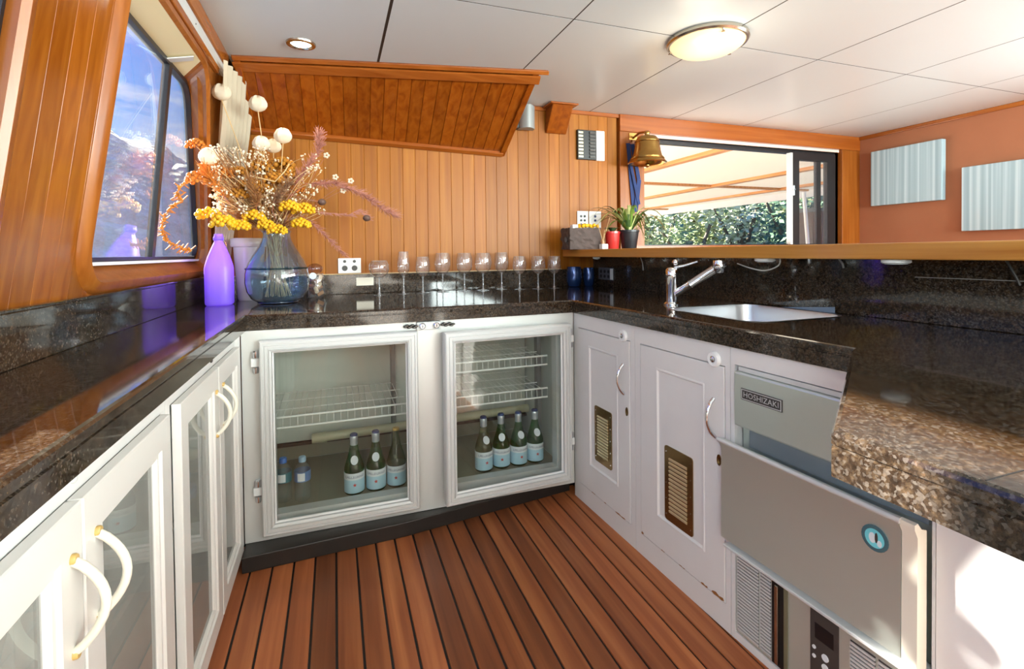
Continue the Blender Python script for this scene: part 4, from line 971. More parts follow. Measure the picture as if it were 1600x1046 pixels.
LB = [(0.063, 2.172, 'full green bottle with silver neck nearest the plastic bottles', 0), (0.152, 2.176, 'full green bottle with silver neck in the middle of three behind the closed door', 0), (0.238, 2.180, 'olive bottle without neck foil behind the closed fridge door', 1),
      (0.634, 2.182, 'pale empty bottle at the left end behind the ajar door', 2), (0.722, 2.190, 'green bottle second from the left behind the ajar door', 0), (0.807, 2.186, 'green bottle third from the left behind the ajar door', 0), (0.893, 2.190, 'green bottle at the right end behind the ajar door', 0)]
for i, (bx_, by_, lab, kind) in enumerate(LB):
    if i == 0: t = b0; t.location = (bx_, by_, ZB); t['label'] = lab
    else: t = dup(b0, (bx_, by_, ZB), lab, rotz=random.uniform(-0.25, 0.25))
    if kind:
        for ch in list(t.children):
            if ch.name.startswith('glass'):
                ch.data = ch.data.copy(); ch.data.materials.clear(); ch.data.materials.append(M['olive_glass'])
            if kind == 1 and (ch.name.startswith('seal') or ch.name.startswith('foil')): bpy.data.objects.remove(ch)
            elif kind == 1 and ch.name.startswith('cap'):
                ch.data = ch.data.copy(); ch.data.materials.clear(); ch.data.materials.append(M['aged_ivory'])
def pet(px, lab, capm, bandm, band2, loc):
    t = thing('plastic_bottle', lab, 'bottle', loc, 'plastic water bottles in the fridge'); r = 0.031
    prof = [(0.024, 0), (r, 0.006), (r, 0.03), (r*0.95, 0.036), (r, 0.042), (r, 0.058), (r*0.95, 0.064), (r, 0.07), (r*1.02, 0.115), (r*0.95, 0.128), (r*0.7, 0.142), (0.013, 0.152), (0.012, 0.160)]
    mb = MB(); mb.rings([[(loc[0]+q*math.cos(2*PI*k/18), loc[1]+q*math.sin(2*PI*k/18), loc[2]+h) for k in range(18)] for q, h in prof], caps=False)
    build('bottle', mb, M['pet'], t, smooth=60)
    build('label', MB().rings([[(loc[0]+(r*1.03)*math.cos(2*PI*k/22), loc[1]+(r*1.03)*math.sin(2*PI*k/22), loc[2]+h) for k in range(22)] for h in (0.082, 0.122)], caps=False), bandm, t, smooth=60)
    build('label_patch', MB().add([(loc[0]+(r*1.045)*math.cos(-PI/2+a), loc[1]+(r*1.045)*math.sin(-PI/2+a), loc[2]+h) for h in (0.086, 0.118) for a in (-0.55, -0.25, 0.05, 0.35)], [(0, 1, 5, 4), (1, 2, 6, 5), (2, 3, 7, 6)]), band2, t)
    build('cap', MB().lathe([(0.0145, 0.156), (0.0150, 0.172), (0.0125, 0.176)], loc, 16), capm, t, smooth=40)
blue_cap = plain('blue_cap', S(40, 110, 190), 0.4)
pet(443, 'plastic water bottle with blue cap and teal label at the left of the fridge', blue_cap, plain('teal_label', S(60, 120, 130), 0.4), M['label_white'], (-0.212, 2.20, ZB))
pet(472, 'clear plastic water bottle with pale cap and blue white label', plain('pale_cap', S(150, 186, 210), 0.4), plain('clear_blue_label', S(96, 130, 176), 0.4), M['label_white'], (-0.139, 2.185, ZB))

# ------------------------------------------------------------------ purple bottle, pot, jar, vase
PB = Vector((-0.489, 2.53, ZT))
t = thing('purple_bottle', 'square frosted purple glass bottle glowing in the window light', 'bottle', PB)
def sq(r, h, n=20, p=5.0):
    o = []
    for k in range(n):
        a = 2*PI*k/n+PI/4; c_, s_ = math.cos(a), math.sin(a); q = r/((abs(c_)**p+abs(s_)**p)**(1/p)); o.append((PB.x+q*c_, PB.y+q*s_, PB.z+h))
    return o
rings = [sq(0.046, 0.0), sq(0.052, 0.004), sq(0.054, 0.012), sq(0.054, 0.165), sq(0.052, 0.18, p=4), sq(0.044, 0.215, p=3), sq(0.030, 0.255, p=2.4), sq(0.020, 0.278, p=2), sq(0.0175, 0.284, p=2), sq(0.0175, 0.298, p=2)]
build('bottle', MB().rings(rings), M['purple'], t, smooth=60)
build('neck_ring', MB().lathe([(0.0185, 0.290), (0.021, 0.294), (0.021, 0.302), (0.0185, 0.306), (0.0165, 0.318), (0.013, 0.318), (0.012, 0.300)], PB, 20), M['purple'], t, smooth=50)
build('swing_clip', MB().tube([PB+Vector((0.021, -0.004, 0.292)), PB+Vector((0.030, -0.006, 0.280)), PB+Vector((0.032, -0.006, 0.262)), PB+Vector((0.026, -0.005, 0.255))], 0.0018, 6), M['chrome'], t, smooth=60)
PV = Vector((-0.40, 2.76, ZT))
t = thing('ceramic_pot', 'tall off-white ceramic pot behind the purple bottle', 'pot', PV)
build('pot', MB().lathe([(0.052, 0), (0.056, 0.01), (0.062, 0.12), (0.070, 0.255), (0.070, 0.262), (0.080, 0.264), (0.083, 0.272), (0.083, 0.300), (0.078, 0.306), (0.072, 0.300), (0.066, 0.26)], PV, 32), plain('off_white_glaze', S(190, 178, 164), 0.25, var=0.05, bscale=10), t, smooth=40)
PJ = atZ(494, 466, ZT)
t = thing('glass_jar', 'small glass jar of corks with round stopper right of the vase', 'jar', PJ)
mb = MB(); mb.rings([[(PJ.x+q*math.cos(2*PI*k/22), PJ.y+q*math.sin(2*PI*k/22), PJ.z+h) for k in range(22)] for q, h in ((0.036, 0.001), (0.041, 0.006), (0.041, 0.105), (0.036, 0.118), (0.034, 0.126))], caps=False)
build('jar', mb, M['clear'], t, smooth=60)
build('stopper', MB().ball(PJ+Vector((-0.004, 0, 0.150)), 0.032, 16, 10, (1.2, 1, 0.85)), thin_glass('amethyst_glass', (0.78, 0.74, 0.86, 1), 1.5, boost=1.6), t, smooth=70)
build('tag', MB().lathe([(0.017, 0), (0.017, 0.002)], PJ+Vector((-0.012, -0.044, 0.115)), 18, 'y'), M['label_white'], t)
ck = [plain('cork', S(170, 120, 74), 0.7), plain('dark_cork', S(110, 58, 30), 0.7), plain('pale_cork', S(222, 204, 172), 0.6)]
for k in range(9):
    a = k*2.4; p0 = PJ+Vector((0.022*math.cos(a), 0.022*math.sin(a), 0.024+0.0095*k)); d_ = Vector((math.cos(a*1.7), math.sin(a*1.7), 0.5+0.4*math.sin(k))).normalized()*0.016
    build('cork', MB().tube([p0-d_, p0+d_], 0.010, 8), ck[k % 3], t, smooth=40)
VC = Vector((-0.252, 2.535, ZT))
t = thing('glass_vase', 'bulbous smoky blue glass vase holding the dried flowers', 'vase', VC)
vp_ = [(0.060, 0.0), (0.085, 0.004), (0.112, 0.022), (0.130, 0.055), (0.137, 0.095), (0.136, 0.135), (0.131, 0.162), (0.118, 0.195), (0.098, 0.230), (0.078, 0.262), (0.064, 0.290), (0.058, 0.312), (0.060, 0.330)]
mb = MB(); mb.rings([[(VC.x+q*math.cos(2*PI*k/40), VC.y+q*math.sin(2*PI*k/40), VC.z+h) for k in range(40)] for q, h in vp_], caps=False)
build('body', mb, M['blue_glass'], t, smooth=70)
build('foot', MB().lathe([(0.062, 0.0), (0.088, 0.003), (0.085, 0.010), (0.03, 0.012)], VC, 32), plain('dark_blue_glass', S(30, 44, 70), 0.08, coat=0.5), t, smooth=50)
build('ring', MB().tube([(VC.x+0.1325*math.cos(2*PI*k/40), VC.y+0.1325*math.sin(2*PI*k/40), VC.z+0.160) for k in range(40)], 0.004, 8, closed=True), thin_glass('teal_glass', (0.30, 0.46, 0.50, 1), 1.5), t, smooth=70)
build('lip', MB().tube([(VC.x+0.060*math.cos(2*PI*k/32), VC.y+0.060*math.sin(2*PI*k/32), VC.z+0.331) for k in range(32)], 0.005, 8, closed=True), M['blue_glass'], t, smooth=70)

# ------------------------------------------------------------------ dried flowers
GF = 'dried flowers in the blue glass vase'
F = {'white': translucent('papery_white', S(244, 232, 210), 0.35, 0.02), 'yellow': plain('yellow_flower', S(232, 176, 20), 0.6, var=0.2, bscale=60), 'amber': plain('amber_flower', S(178, 116, 22), 0.7, var=0.25, bscale=60),
     'orange': plain('orange_flower', S(206, 122, 36), 0.7, var=0.2, bscale=60), 'tan': plain('straw_stem', S(206, 170, 118), 0.7), 'pink': plain('dusty_pink', S(176, 116, 100), 0.7, var=0.15), 'brown': plain('dark_seed', S(92, 66, 56), 0.6, var=0.2),
     'rust': plain('rusty_straw', S(150, 98, 50), 0.8, var=0.25), 'cream': plain('cream_bloom', S(236, 216, 186), 0.7), 'twig': plain('brown_twig', S(132, 92, 62), 0.7)}
rnd = random.Random(11)
def bez(p0, p1, p2, n=10):
    return [p0*(1-t)**2+p1*2*t*(1-t)+p2*t*t for t in [k/n for k in range(n+1)]]
def stem_pts(head, n=12):
    a = rnd.uniform(0, 2*PI); r_ = rnd.uniform(0.02, 0.075)
    b_ = VC+Vector((r_*math.cos(a), r_*math.sin(a), 0.03)); hx = head-VC
    nk = VC+Vector((max(-0.042, min(0.042, hx.x*0.22)), max(-0.042, min(0.042, hx.y*0.22)), 0.325))
    ctrl = nk+(head-nk)*0.45+Vector((0, 0, 0.05*min(1, (head-nk).length*3)))
    return [b_, b_.lerp(nk, 0.5)]+bez(nk, ctrl, head, n)
def dome(c_, r_, n, br, sq_=(1, 1, 0.55)):
    mb = MB()
    for k in range(n):
        th = math.acos(1-1.25*(k+0.5)/n); ph = k*2.39996
        p = Vector((math.sin(th)*math.cos(ph)*sq_[0], math.sin(th)*math.sin(ph)*sq_[1], math.cos(th)*sq_[2]))*r_*rnd.uniform(0.88, 1.08)
        b_ = br*rnd.uniform(0.75, 1.25)
        mb.ball(c_+p, b_, 6, 4)
    return mb
def flower(name, head, parts, lab, stem_mat, stem_r=0.0018):
    t = thing(name, lab, 'flower', VC+Vector((0, 0, 0.03)), GF)
    build('stem', MB().tube(stem_pts(head), stem_r, 6), stem_mat, t, smooth=60)
    for nm, mb, mt in parts: build(nm, mb, mt, t, smooth=60)
    return t
def pod(x_, y_, Y, lab, r_=0.036):
    h = at(x_, y_, Y); mb = MB()
    rows, seg = 9, 18; rings = []
    for i in range(rows+1):
        th = PI*i/rows; rr = r_*max(math.sin(th), 0.02)*(1.0 if th > 1.0 else 1.05)
        rings.append([(h.x+rr*(1+0.10*math.cos(6*2*PI*k/seg))*math.cos(2*PI*k/seg), h.y+rr*(1+0.10*math.cos(6*2*PI*k/seg))*math.sin(2*PI*k/seg), h.z-r_*0.92*math.cos(th)+(0.006*math.cos(6*2*PI*k/seg) if i > rows-3 else 0)) for k in range(seg)])
    mb.rings(rings)
    flower('poppy_pod', h-Vector((0, 0, r_*0.9)), [('pod', mb, F['white'])], lab, F['tan'], 0.0022)
pod(346, 145, 2.50, 'white papery pod on the tallest stem in front of the curtain'); pod(403, 163, 2.50, 'white papery pod against the dark soffit boards')
pod(442, 213, 2.46, 'white papery pod rightmost in the bouquet', 0.035); pod(408, 225, 2.50, 'white papery pod left of the overlapping pair', 0.034); pod(427, 229, 2.58, 'white papery pod right of the overlapping pair', 0.033)
pod(326, 245, 2.40, 'white papery pod at the left of the bouquet near the window', 0.036)
YC = [(326, 338, 2.40, 0.036, 'yellow', 'bright yellow flower cluster at the far left of the bouquet'), (350, 350, 2.38, 0.040, 'yellow', 'bright yellow flower cluster above the purple bottle'), (374, 356, 2.40, 0.034, 'yellow', 'bright yellow flower cluster in front of the ceramic pot'),
      (397, 341, 2.42, 0.036, 'yellow', 'bright yellow flower cluster just left of the vase neck'), (416, 354, 2.40, 0.030, 'yellow', 'yellow flower cluster drooping over the vase rim on the left'), (433, 362, 2.40, 0.032, 'yellow', 'yellow flower cluster drooping over the front of the vase'),
      (452, 326, 2.42, 0.036, 'yellow', 'yellow flower cluster above the vase neck'), (474, 330, 2.44, 0.038, 'yellow', 'yellow flower cluster at the right of the bouquet'), (470, 352, 2.42, 0.032, 'yellow', 'lowest yellow flower cluster right of the vase neck'),
      (408, 266, 2.52, 0.046, 'amber', 'amber flower head below the white pods'), (440, 262, 2.54, 0.048, 'amber', 'amber flat flower head under the rightmost pod'), (390, 292, 2.46, 0.040, 'amber', 'amber flower head in the middle of the bouquet'),
      (412, 300, 2.46, 0.038, 'amber', 'darker amber flower head in the centre of the bouquet'), (312, 283, 2.42, 0.042, 'orange', 'orange flower head beside the window'), (330, 262, 2.46, 0.036, 'orange', 'orange flower head below the left pod'), (306, 228, 2.52, 0.032, 'orange', 'small orange sprig at the top left of the bouquet'), (465, 300, 2.50, 0.03, 'orange', 'rust flower head right of centre'), (428, 284, 2.47, 0.040, 'amber', 'amber flower head just above the crossing twig'), (452, 276, 2.50, 0.034, 'amber', 'small amber flower head beside the upright pink spray'), (372, 306, 2.44, 0.034, 'amber', 'amber flower head left of centre above the yellow clusters'), (347, 275, 2.46, 0.036, 'orange', 'orange flower head right of the left white pod'), (372, 272, 2.50, 0.034, 'amber', 'amber flower head below the curtain')]
for x_, y_, Y, r_, cm, lab in YC:
    h = at(x_, y_, Y)
    flower('flower_cluster', h, [('flower_head', dome(h, r_*1.05, 40, r_*0.24, (1.1, 1, 0.8)), F[cm])], lab, F['tan'])
# trailing orange amaranth
pth = [at(x_, y_, Y) for x_, y_, Y in ((400, 330, 2.45), (345, 290, 2.40), (305, 280, 2.38), (282, 291, 2.36), (276, 305, 2.35), (284, 314, 2.35), (268, 322, 2.35), (257, 338, 2.35), (253, 356, 2.35), (258, 374, 2.35), (272, 384, 2.36), (288, 389, 2.36), (300, 392, 2.36))]
t = thing('amaranth_tassel', 'orange tasselled amaranth curling down in front of the window', 'flower', VC+Vector((0, 0, 0.03)), GF)
mb = MB()
for i in range(2, len(pth)-1):
    for k in range(9):
        p = pth[i].lerp(pth[i+1], k/9); a = rnd.uniform(0, 6.28); q_ = rnd.uniform(0.006, 0.022)
        mb.tube([p, p+Vector((q_*math.cos(a), q_*0.7*math.sin(a), q_*math.sin(a*1.7)))*1.3], [0.003, 0.0022], 5)
        mb.ball(p+Vector((rnd.uniform(-.005, .005), rnd.uniform(-.005, .005), rnd.uniform(-.005, .005))), rnd.uniform(0.003, 0.006), 6, 4)
build('tassel', mb, F['orange'], t, smooth=60); build('stem', MB().tube([VC+Vector((-0.03, 0, 0.04)), VC+Vector((-0.03, 0, 0.33))]+pth, 0.002, 6), F['tan'], t, smooth=60)
# straw wisps and tiny cream blooms
t = thing('dried_grass', 'mass of fine straw grass with tiny cream blooms in the bouquet', 'dried grass', VC+Vector((0, 0, 0.03)), GF)
mb = MB(); mb2 = MB(); mb3 = MB(); nk = VC+Vector((-0.02, -0.01, 0.325))
for k in range(420):
    a = rnd.uniform(0, 1)
    if k < 290: h = at(rnd.uniform(300, 425), rnd.uniform(228, 335), rnd.uniform(2.36, 2.62))
    else: h = at(rnd.uniform(400, 505), rnd.uniform(245, 345), rnd.uniform(2.40, 2.62))
    h.x = max(h.x, -0.46-0.02*a)
    c_ = nk.lerp(h, 0.6)+Vector((rnd.uniform(-.10, .10), rnd.uniform(-.05, .05), rnd.uniform(-.04, .10)))
    (mb if k % 5 < 2 else mb3).tube(bez(nk+Vector((rnd.uniform(-.03, .03), rnd.uniform(-.03, .03), 0)), c_, h, 7), 0.0015, 4)
    if k % 3 != 0:
        for j in range(4): mb2.ball(h+Vector((rnd.uniform(-.014, .014), rnd.uniform(-.014, .014), rnd.uniform(-.014, .014))), rnd.uniform(0.003, 0.0058), 6, 4)
build('wisps', mb, F['tan'], t, smooth=60, props={'kind': 'stuff'}); build('wisps', mb3, F['rust'], t, smooth=60, props={'kind': 'stuff'}); build('blooms', mb2, F['cream'], t, smooth=60, props={'kind': 'stuff'})
# dusty pink sprays
def spray(pts, lab, mat, tip=None, n=60, spread=0.02):
    P = [at(*p) for p in pts]; t = thing('heather_spray', lab, 'flower', VC+Vector((0, 0, 0.03)), GF)
    path = []
    for i in range(len(P)-1):
        for k in range(6): path.append(P[i].lerp(P[i+1], k/6))
    path.append(P[-1])
    build('stem', MB().tube([VC+Vector((0.02, 0, 0.04)), VC+Vector((0.025, 0, 0.325))]+path, 0.0015, 5), F['pink'], t, smooth=60)
    mb = MB()
    for k in range(n):
        p = path[rnd.randrange(len(path)//4, len(path))]; d_ = (P[-1]-P[0]).normalized()*rnd.uniform(0.01, 0.035)+Vector((rnd.uniform(-1, 1), rnd.uniform(-1, 1), rnd.uniform(-1, 1)))*spread*0.6
        mb.tube([p, p+d_], [0.0019, 0.0010], 4)
    build('twiglets', mb, mat, t, smooth=60, props={'kind': 'stuff'})
    if tip == 'seed': build('seed_head', MB().ball(P[-1], 0.018, 12, 8, (1, 1, 0.85)), F['brown'], t, smooth=60)
    return t
spray([(450, 310, 2.46), (470, 275, 2.46), (497, 240, 2.46), (497, 212, 2.46)], 'upright dusty pink spray at the right of the bouquet', F['pink'], n=300, spread=0.05)
spray([(455, 305, 2.46), (480, 287, 2.45), (520, 286, 2.45), (560, 300, 2.45), (590, 322, 2.45), (615, 337, 2.45)], 'long dusty pink spray arching furthest right', F['pink'], n=420, spread=0.04)
spray([(455, 320, 2.44), (500, 332, 2.44), (545, 336, 2.44), (560, 328, 2.44), (573, 341, 2.44)], 'dusty pink spray ending in a dark round seed head', F['pink'], 'seed', n=110)
spray([(460, 330, 2.46), (490, 350, 2.46), (512, 372, 2.46), (536, 396, 2.46)], 'dusty pink spray hanging down right of the vase', F['pink'], n=150, spread=0.03)
spray([(425, 330, 2.42), (430, 312, 2.38), (440, 300, 2.37), (450, 288, 2.37)], 'dark brown tangled sprig in the heart of the bouquet', F['twig'], n=160, spread=0.05)
spray([(400, 330, 2.42), (402, 318, 2.38), (398, 300, 2.37), (390, 280, 2.38)], 'rusty tangled sprig left of the heart of the bouquet', F['rust'], n=160, spread=0.05)
spray([(360, 320, 2.42), (345, 300, 2.38), (330, 280, 2.37), (320, 262, 2.38)], 'rusty tangled sprig at the left of the bouquet', F['orange'], n=140, spread=0.05)
spray([(430, 300, 2.44), (455, 305, 2.42), (480, 312, 2.42), (503, 316, 2.42)], 'short spray with a dark seed head in front of the boards', F['twig'], 'seed', n=20)
t = thing('twig', 'pale twig crossing the middle of the bouquet', 'twig', VC+Vector((0, 0, 0.03)), GF)
tp_ = [at(*p) for p in ((372, 276, 2.40), (400, 277, 2.38), (430, 284, 2.37), (445, 268, 2.38), (452, 256, 2.40))]
build('stem', MB().tube([VC+Vector((-0.01, 0, 0.04)), VC+Vector((-0.01, 0, 0.33))]+tp_, 0.0028, 6), F['tan'], t, smooth=60)
for x_, y_, lab in ((510, 243, 'white star flower at the top right of the bouquet'), (524, 277, 'white star flower dangling right of the bouquet'), (548, 283, 'white star flower furthest right in front of the boards'), (536, 298, 'small white star flower below the furthest right one')):
    h = at(x_, y_, 2.46); mb = MB()
    for k in range(5):
        a = 2*PI*k/5; mb.ball(h+Vector((0.009*math.cos(a), -0.002, 0.009*math.sin(a))), 0.0062, 6, 4, (1, 0.6, 1))
    flower('star_flower', h, [('petals', mb, F['white'])], lab, F['pink'], 0.0009)

# ------------------------------------------------------------------ curtain
t = thing('curtain', 'gathered cream curtain hanging in the corner beside the window', 'curtain', (-0.5, 2.75, 1.1))
rows, colsn = 16, 64; rings = []
for i in range(rows+1):
    z = 1.975-(1.975-1.10)*i/rows
    yl = 2.43+(2.80-2.43)*((1.975-z)/(1.975-1.10))**0.9; yr = 2.875
    ring = []
    for k in range(colsn+1):
        u = k/colsn; yv = yl+(yr-yl)*u
        amp = 0.020*(0.6+0.4*math.sin(i*0.3))
        ring.append((max(WX(z)+0.03, WX(z)+0.042+amp*math.sin(u*2*PI*7+0.25*math.sin(i*0.5))+0.06*u), yv, z))
    rings.append(ring)
mb = MB(); mb.rings(rings, closed=False, caps=False)
build('cloth', mb, M['curtain'], t, smooth=80, flip=False)

# ------------------------------------------------------------------ brass bell and blue strap
BC = Vector((1.945, 2.765, 0))
t = thing('ship_bell', 'aged brass ship bell hanging from the post by the pass-through window', 'bell', (BC.x, BC.y, 1.69))
zt = 1.893
prof = [(0.122, 1.706), (0.126, 1.712), (0.112, 1.728), (0.096, 1.752), (0.086, 1.790), (0.079, 1.835), (0.074, 1.862), (0.058, 1.882), (0.026, 1.890), (0.0, 1.891)]
mb = MB(); mb.rings([[(BC.x+q*math.cos(2*PI*k/36), BC.y+q*math.sin(2*PI*k/36), h) for k in range(36)] for q, h in prof], caps=False)
inn = [(0.112, 1.708), (0.100, 1.728), (0.085, 1.76), (0.072, 1.84), (0.0, 1.87)]
mb.rings([[(BC.x+q*math.cos(2*PI*k/36), BC.y+q*math.sin(2*PI*k/36), h) for k in range(36)] for q, h in [(0.122, 1.706)]+inn], caps=False)
build('bell_body', mb, M['brass'], t, smooth=50)
for zz, rr in ((1.737, 0.108), (1.744, 0.103), (1.850, 0.079)):
    build('band', MB().tube([(BC.x+rr*math.cos(2*PI*k/36), BC.y+rr*math.sin(2*PI*k/36), zz) for k in range(36)], 0.003, 6, closed=True), M['brass'], t, smooth=60)
build('crown', MB().lathe([(0.020, 1.888), (0.016, 1.900), (0.022, 1.910), (0.014, 1.920), (0.0, 1.922)], BC, 16), M['brass'], t, smooth=50)
build('clapper', MB().tube([(BC.x, BC.y, 1.86), (BC.x, BC.y, 1.705)], 0.004, 6).ball((BC.x, BC.y, 1.697), 0.016, 12, 8), M['brass'], t, smooth=60)
build('bracket', MB().tube([(BC.x, BC.y, 1.915), (BC.x-0.01, BC.y+0.07, 1.925), (BC.x-0.02, YB-0.018, 1.90)], 0.008, 8).box((BC.x-0.05, YB-0.025, 1.889), (BC.x+0.01, YB-0.0185, 1.935)), M['brass'], t, smooth=50)
t = thing('blue_strap', 'folded dark blue cloth strap hanging behind the bell', 'strap', (1.90, YB-0.03, 1.40))
bl = plain('navy_cloth', S(40, 58, 108), 0.8, var=0.25, bscale=30)
for k, (xa, za, xb, zb, w) in enumerate(((1.885, 1.865, 1.925, 1.43, 0.030), (1.915, 1.86, 1.965, 1.62, 0.028), (1.965, 1.62, 1.935, 1.40, 0.032), (1.89, 1.75, 1.96, 1.45, 0.022))):
    build('band', beam((xa, YB-0.024-0.004*k, za), (xb, YB-0.024-0.004*k, zb), w, 0.004, (0, -1, 0)), bl, t, bevel=0.001)
build('hook', MB().tube([(1.90, YB-0.018, 1.875), (1.90, YB-0.045, 1.872), (1.90, YB-0.048, 1.885)], 0.004, 6), M['brass'], t, smooth=60)

# ------------------------------------------------------------------ things on the bar top
ZS = 1.1458
def onS(x_, Y): p = at(x_, 380, Y); return p.x
xa, xb = onS(886, 2.72), onS(934, 2.72); xm = (xa+xb)/2
t = thing('bark_planter', 'dark rough bark planter box with yellow blossoms on the bar top', 'planter', (xm, 2.72, ZS))
bm = bmesh.new(); bmesh.ops.create_cube(bm, size=1); bmesh.ops.subdivide_edges(bm, edges=bm.edges, cuts=7, use_grid_fill=True)
mb = MB(); bm.verts.index_update()
for v in bm.verts:
    p = Vector((xm+v.co.x*(xb-xa), 2.74+v.co.y*0.12, ZS+0.066+v.co.z*0.13)); nn = noise.noise(v.co*9)
    d_ = v.co.normalized()*0.010*nn
    if v.co.z < -0.45: d_.z = abs(d_.z)*0
    mb.v.append(p+d_)
mb.f = [tuple(v.index for v in f.verts) for f in bm.faces]; bm.free()
build('box', mb, plain('dark_bark', S(84, 70, 66), 0.85, var=0.4, bump=0.5, bscale=30), t)
build('side_knot', MB().ball((xa-0.008, 2.72, ZS+0.06), 0.016, 8, 6, (1, 1, 1.2)), plain('dark_bark2', S(60, 48, 46), 0.9), t, smooth=60)
mb = MB()
for k in range(16): mb.ball((xm-0.03+0.0075*k, 2.70+0.02*math.sin(k*2.0), ZS+0.140+0.008*abs(math.sin(k*1.7))), 0.0115, 7, 5)
build('blossoms', mb, F['yellow'], t, smooth=60)
build('white_pot', MB().box((xa+0.025, 2.69, ZS+0.128), (xa+0.062, 2.73, ZS+0.152)), M['white_plastic'], t, bevel=0.004)
dx = onS(943, 2.66)
t = thing('reed_diffuser', 'small white reed diffuser bottle with two thin reeds', 'diffuser', (dx, 2.66, ZS))
build('bottle', MB().box((dx-0.020, 2.64, ZS), (dx+0.022, 2.68, ZS+0.032)), M['white_plastic'], t, bevel=0.004)
build('neck', MB().lathe([(0.012, 0.032), (0.008, 0.04), (0.008, 0.052)], (dx-0.004, 2.66, ZS), 12), plain('tan_neck', S(196, 150, 112), 0.5), t, smooth=40)
for ex, ez in ((-0.035, 0.155), (0.012, 0.115), (0.05, 0.20)): build('reed', MB().tube([(dx-0.004, 2.66, ZS+0.045), (dx-0.004+ex, 2.66, ZS+ez)], 0.0016, 5), F['tan'], t)
rx = onS(957, 2.74)
t = thing('potted_seedling', 'small dark leafed plant in a red pot', 'plant', (rx, 2.74, ZS))
build('pot', MB().lathe([(0.036, 0), (0.038, 0.004), (0.048, 0.098), (0.051, 0.100), (0.051, 0.112), (0.046, 0.112), (0.044, 0.09)], (rx, 2.74, ZS), 24), plain('red_glaze', S(206, 52, 48), 0.25, coat=0.3), t, smooth=40)
build('soil', MB().lathe([(0.044, 0.092), (0.0, 0.100)], (rx, 2.74, ZS), 20), plain('soil', S(60, 46, 38), 0.9), t)
leafg = plain('dark_leaf', S(76, 96, 62), 0.5, var=0.2)
def leaf(base, tipv, width, droop, mat, parent, fold=0.25, n=8, name='leaf', mat2=None):
    b_, tv = Vector(base), Vector(tipv); L_, R_, C_ = [], [], []
    side = tv.cross(Vector((0, 0, 1)));
    if side.length < 1e-4: side = Vector((1, 0, 0))
    side.normalize()
    ring = []
    for k in range(n+1):
        u = k/n; p = b_+tv*u+Vector((0, 0, droop*(4*u*(1-u))*0.5-droop*u*u*0.9)); w = width*(math.sin(PI*min(1, u*0.85+0.15))**0.7)*(1-u**4)+0.0006
        p.z = max(p.z, ZS+0.004)
        ring.append([p-side*w+Vector((0, 0, w*fold)), p, p+side*w+Vector((0, 0, w*fold))])
    mb = MB(); mb.rings(ring, closed=False, caps=False)
    return build(name, mb, mat, parent, smooth=80, flip=False)
for k in range(7):
    a = k*0.9; leaf((rx, 2.74, ZS+0.10), (0.075*math.cos(a), 0.05*math.sin(a), 0.05), 0.014, 0.03, leafg, t)
sx = onS(983, 2.70)
t = thing('spider_plant', 'striped spider plant arching out of a black pot on the bar top', 'plant', (sx, 2.70, ZS))
build('pot', MB().lathe([(0.044, 0), (0.046, 0.004), (0.060, 0.105), (0.064, 0.107), (0.064, 0.120), (0.057, 0.120), (0.055, 0.10)], (sx, 2.70, ZS), 24), plain('black_pot', S(34, 34, 40), 0.35), t, smooth=40)
build('soil', MB().lathe([(0.055, 0.10), (0.0, 0.108)], (sx, 2.70, ZS), 20), bpy.data.materials['soil'], t)
lg = [plain('green_leaf', S(112, 142, 60), 0.4, var=0.15), plain('pale_leaf', S(206, 214, 140), 0.4, var=0.1), plain('deep_leaf', S(78, 108, 60), 0.4, var=0.15)]
rl = random.Random(5)
for k in range(44):
    a = k*2.39996+rl.uniform(-.3, .3); R_ = rl.uniform(0.12, 0.33); up = rl.uniform(0.08, 0.24)
    tv = Vector((R_*math.cos(a), R_*0.6*math.sin(a), up))
    leaf((sx+0.012*math.cos(a), 2.70+0.012*math.sin(a), ZS+0.105), tv, rl.uniform(0.008, 0.013), rl.uniform(0.06, 0.18), lg[k % 3], t)
for tx, tz, dr in ((1035, 345, 0.02), (1040, 373, 0.06), (1012, 386, 0.12), (985, 390, 0.12), (940, 330, 0.05), (990, 325, 0.03), (1022, 330, 0.03)):
    e_ = at(tx, tz, 2.66); b_ = Vector((sx, 2.69, ZS+0.105)); tv = e_-b_+Vector((0, 0, dr*0.9)); leaf(b_, tv, 0.0085, dr, lg[(tx) % 3], t)

# ------------------------------------------------------------------ wall panels in the saloon
def canvas_mat():
    mt, t_, p_ = newmat('pale_striped_canvas')
    tc = N(t_, 'ShaderNodeTexCoord'); mp = N(t_, 'ShaderNodeMapping'); mp.inputs['Scale'].default_value = (1, 26, 0.15)
    nz = N(t_, 'ShaderNodeTexNoise'); nz.inputs['Scale'].default_value = 1.3; nz.inputs['Detail'].default_value = 4
    t_.links.new(tc.outputs['Object'], mp.inputs[0]); t_.links.new(mp.outputs[0], nz.inputs['Vector'])
    rp = N(t_, 'ShaderNodeValToRGB'); t_.links.new(nz.outputs['Fac'], rp.inputs['Fac'])
    el = rp.color_ramp.elements; el[0].position = 0.36; el[0].color = S(150, 178, 190); el[1].position = 0.66; el[1].color = S(206, 226, 232); q_ = el.new(0.5); q_.color = S(166, 194, 204)
    t_.links.new(rp.outputs[0], p_.inputs['Base Color']); p_.inputs['Roughness'].default_value = 0.7
    return mt
M['canvas'] = canvas_mat()
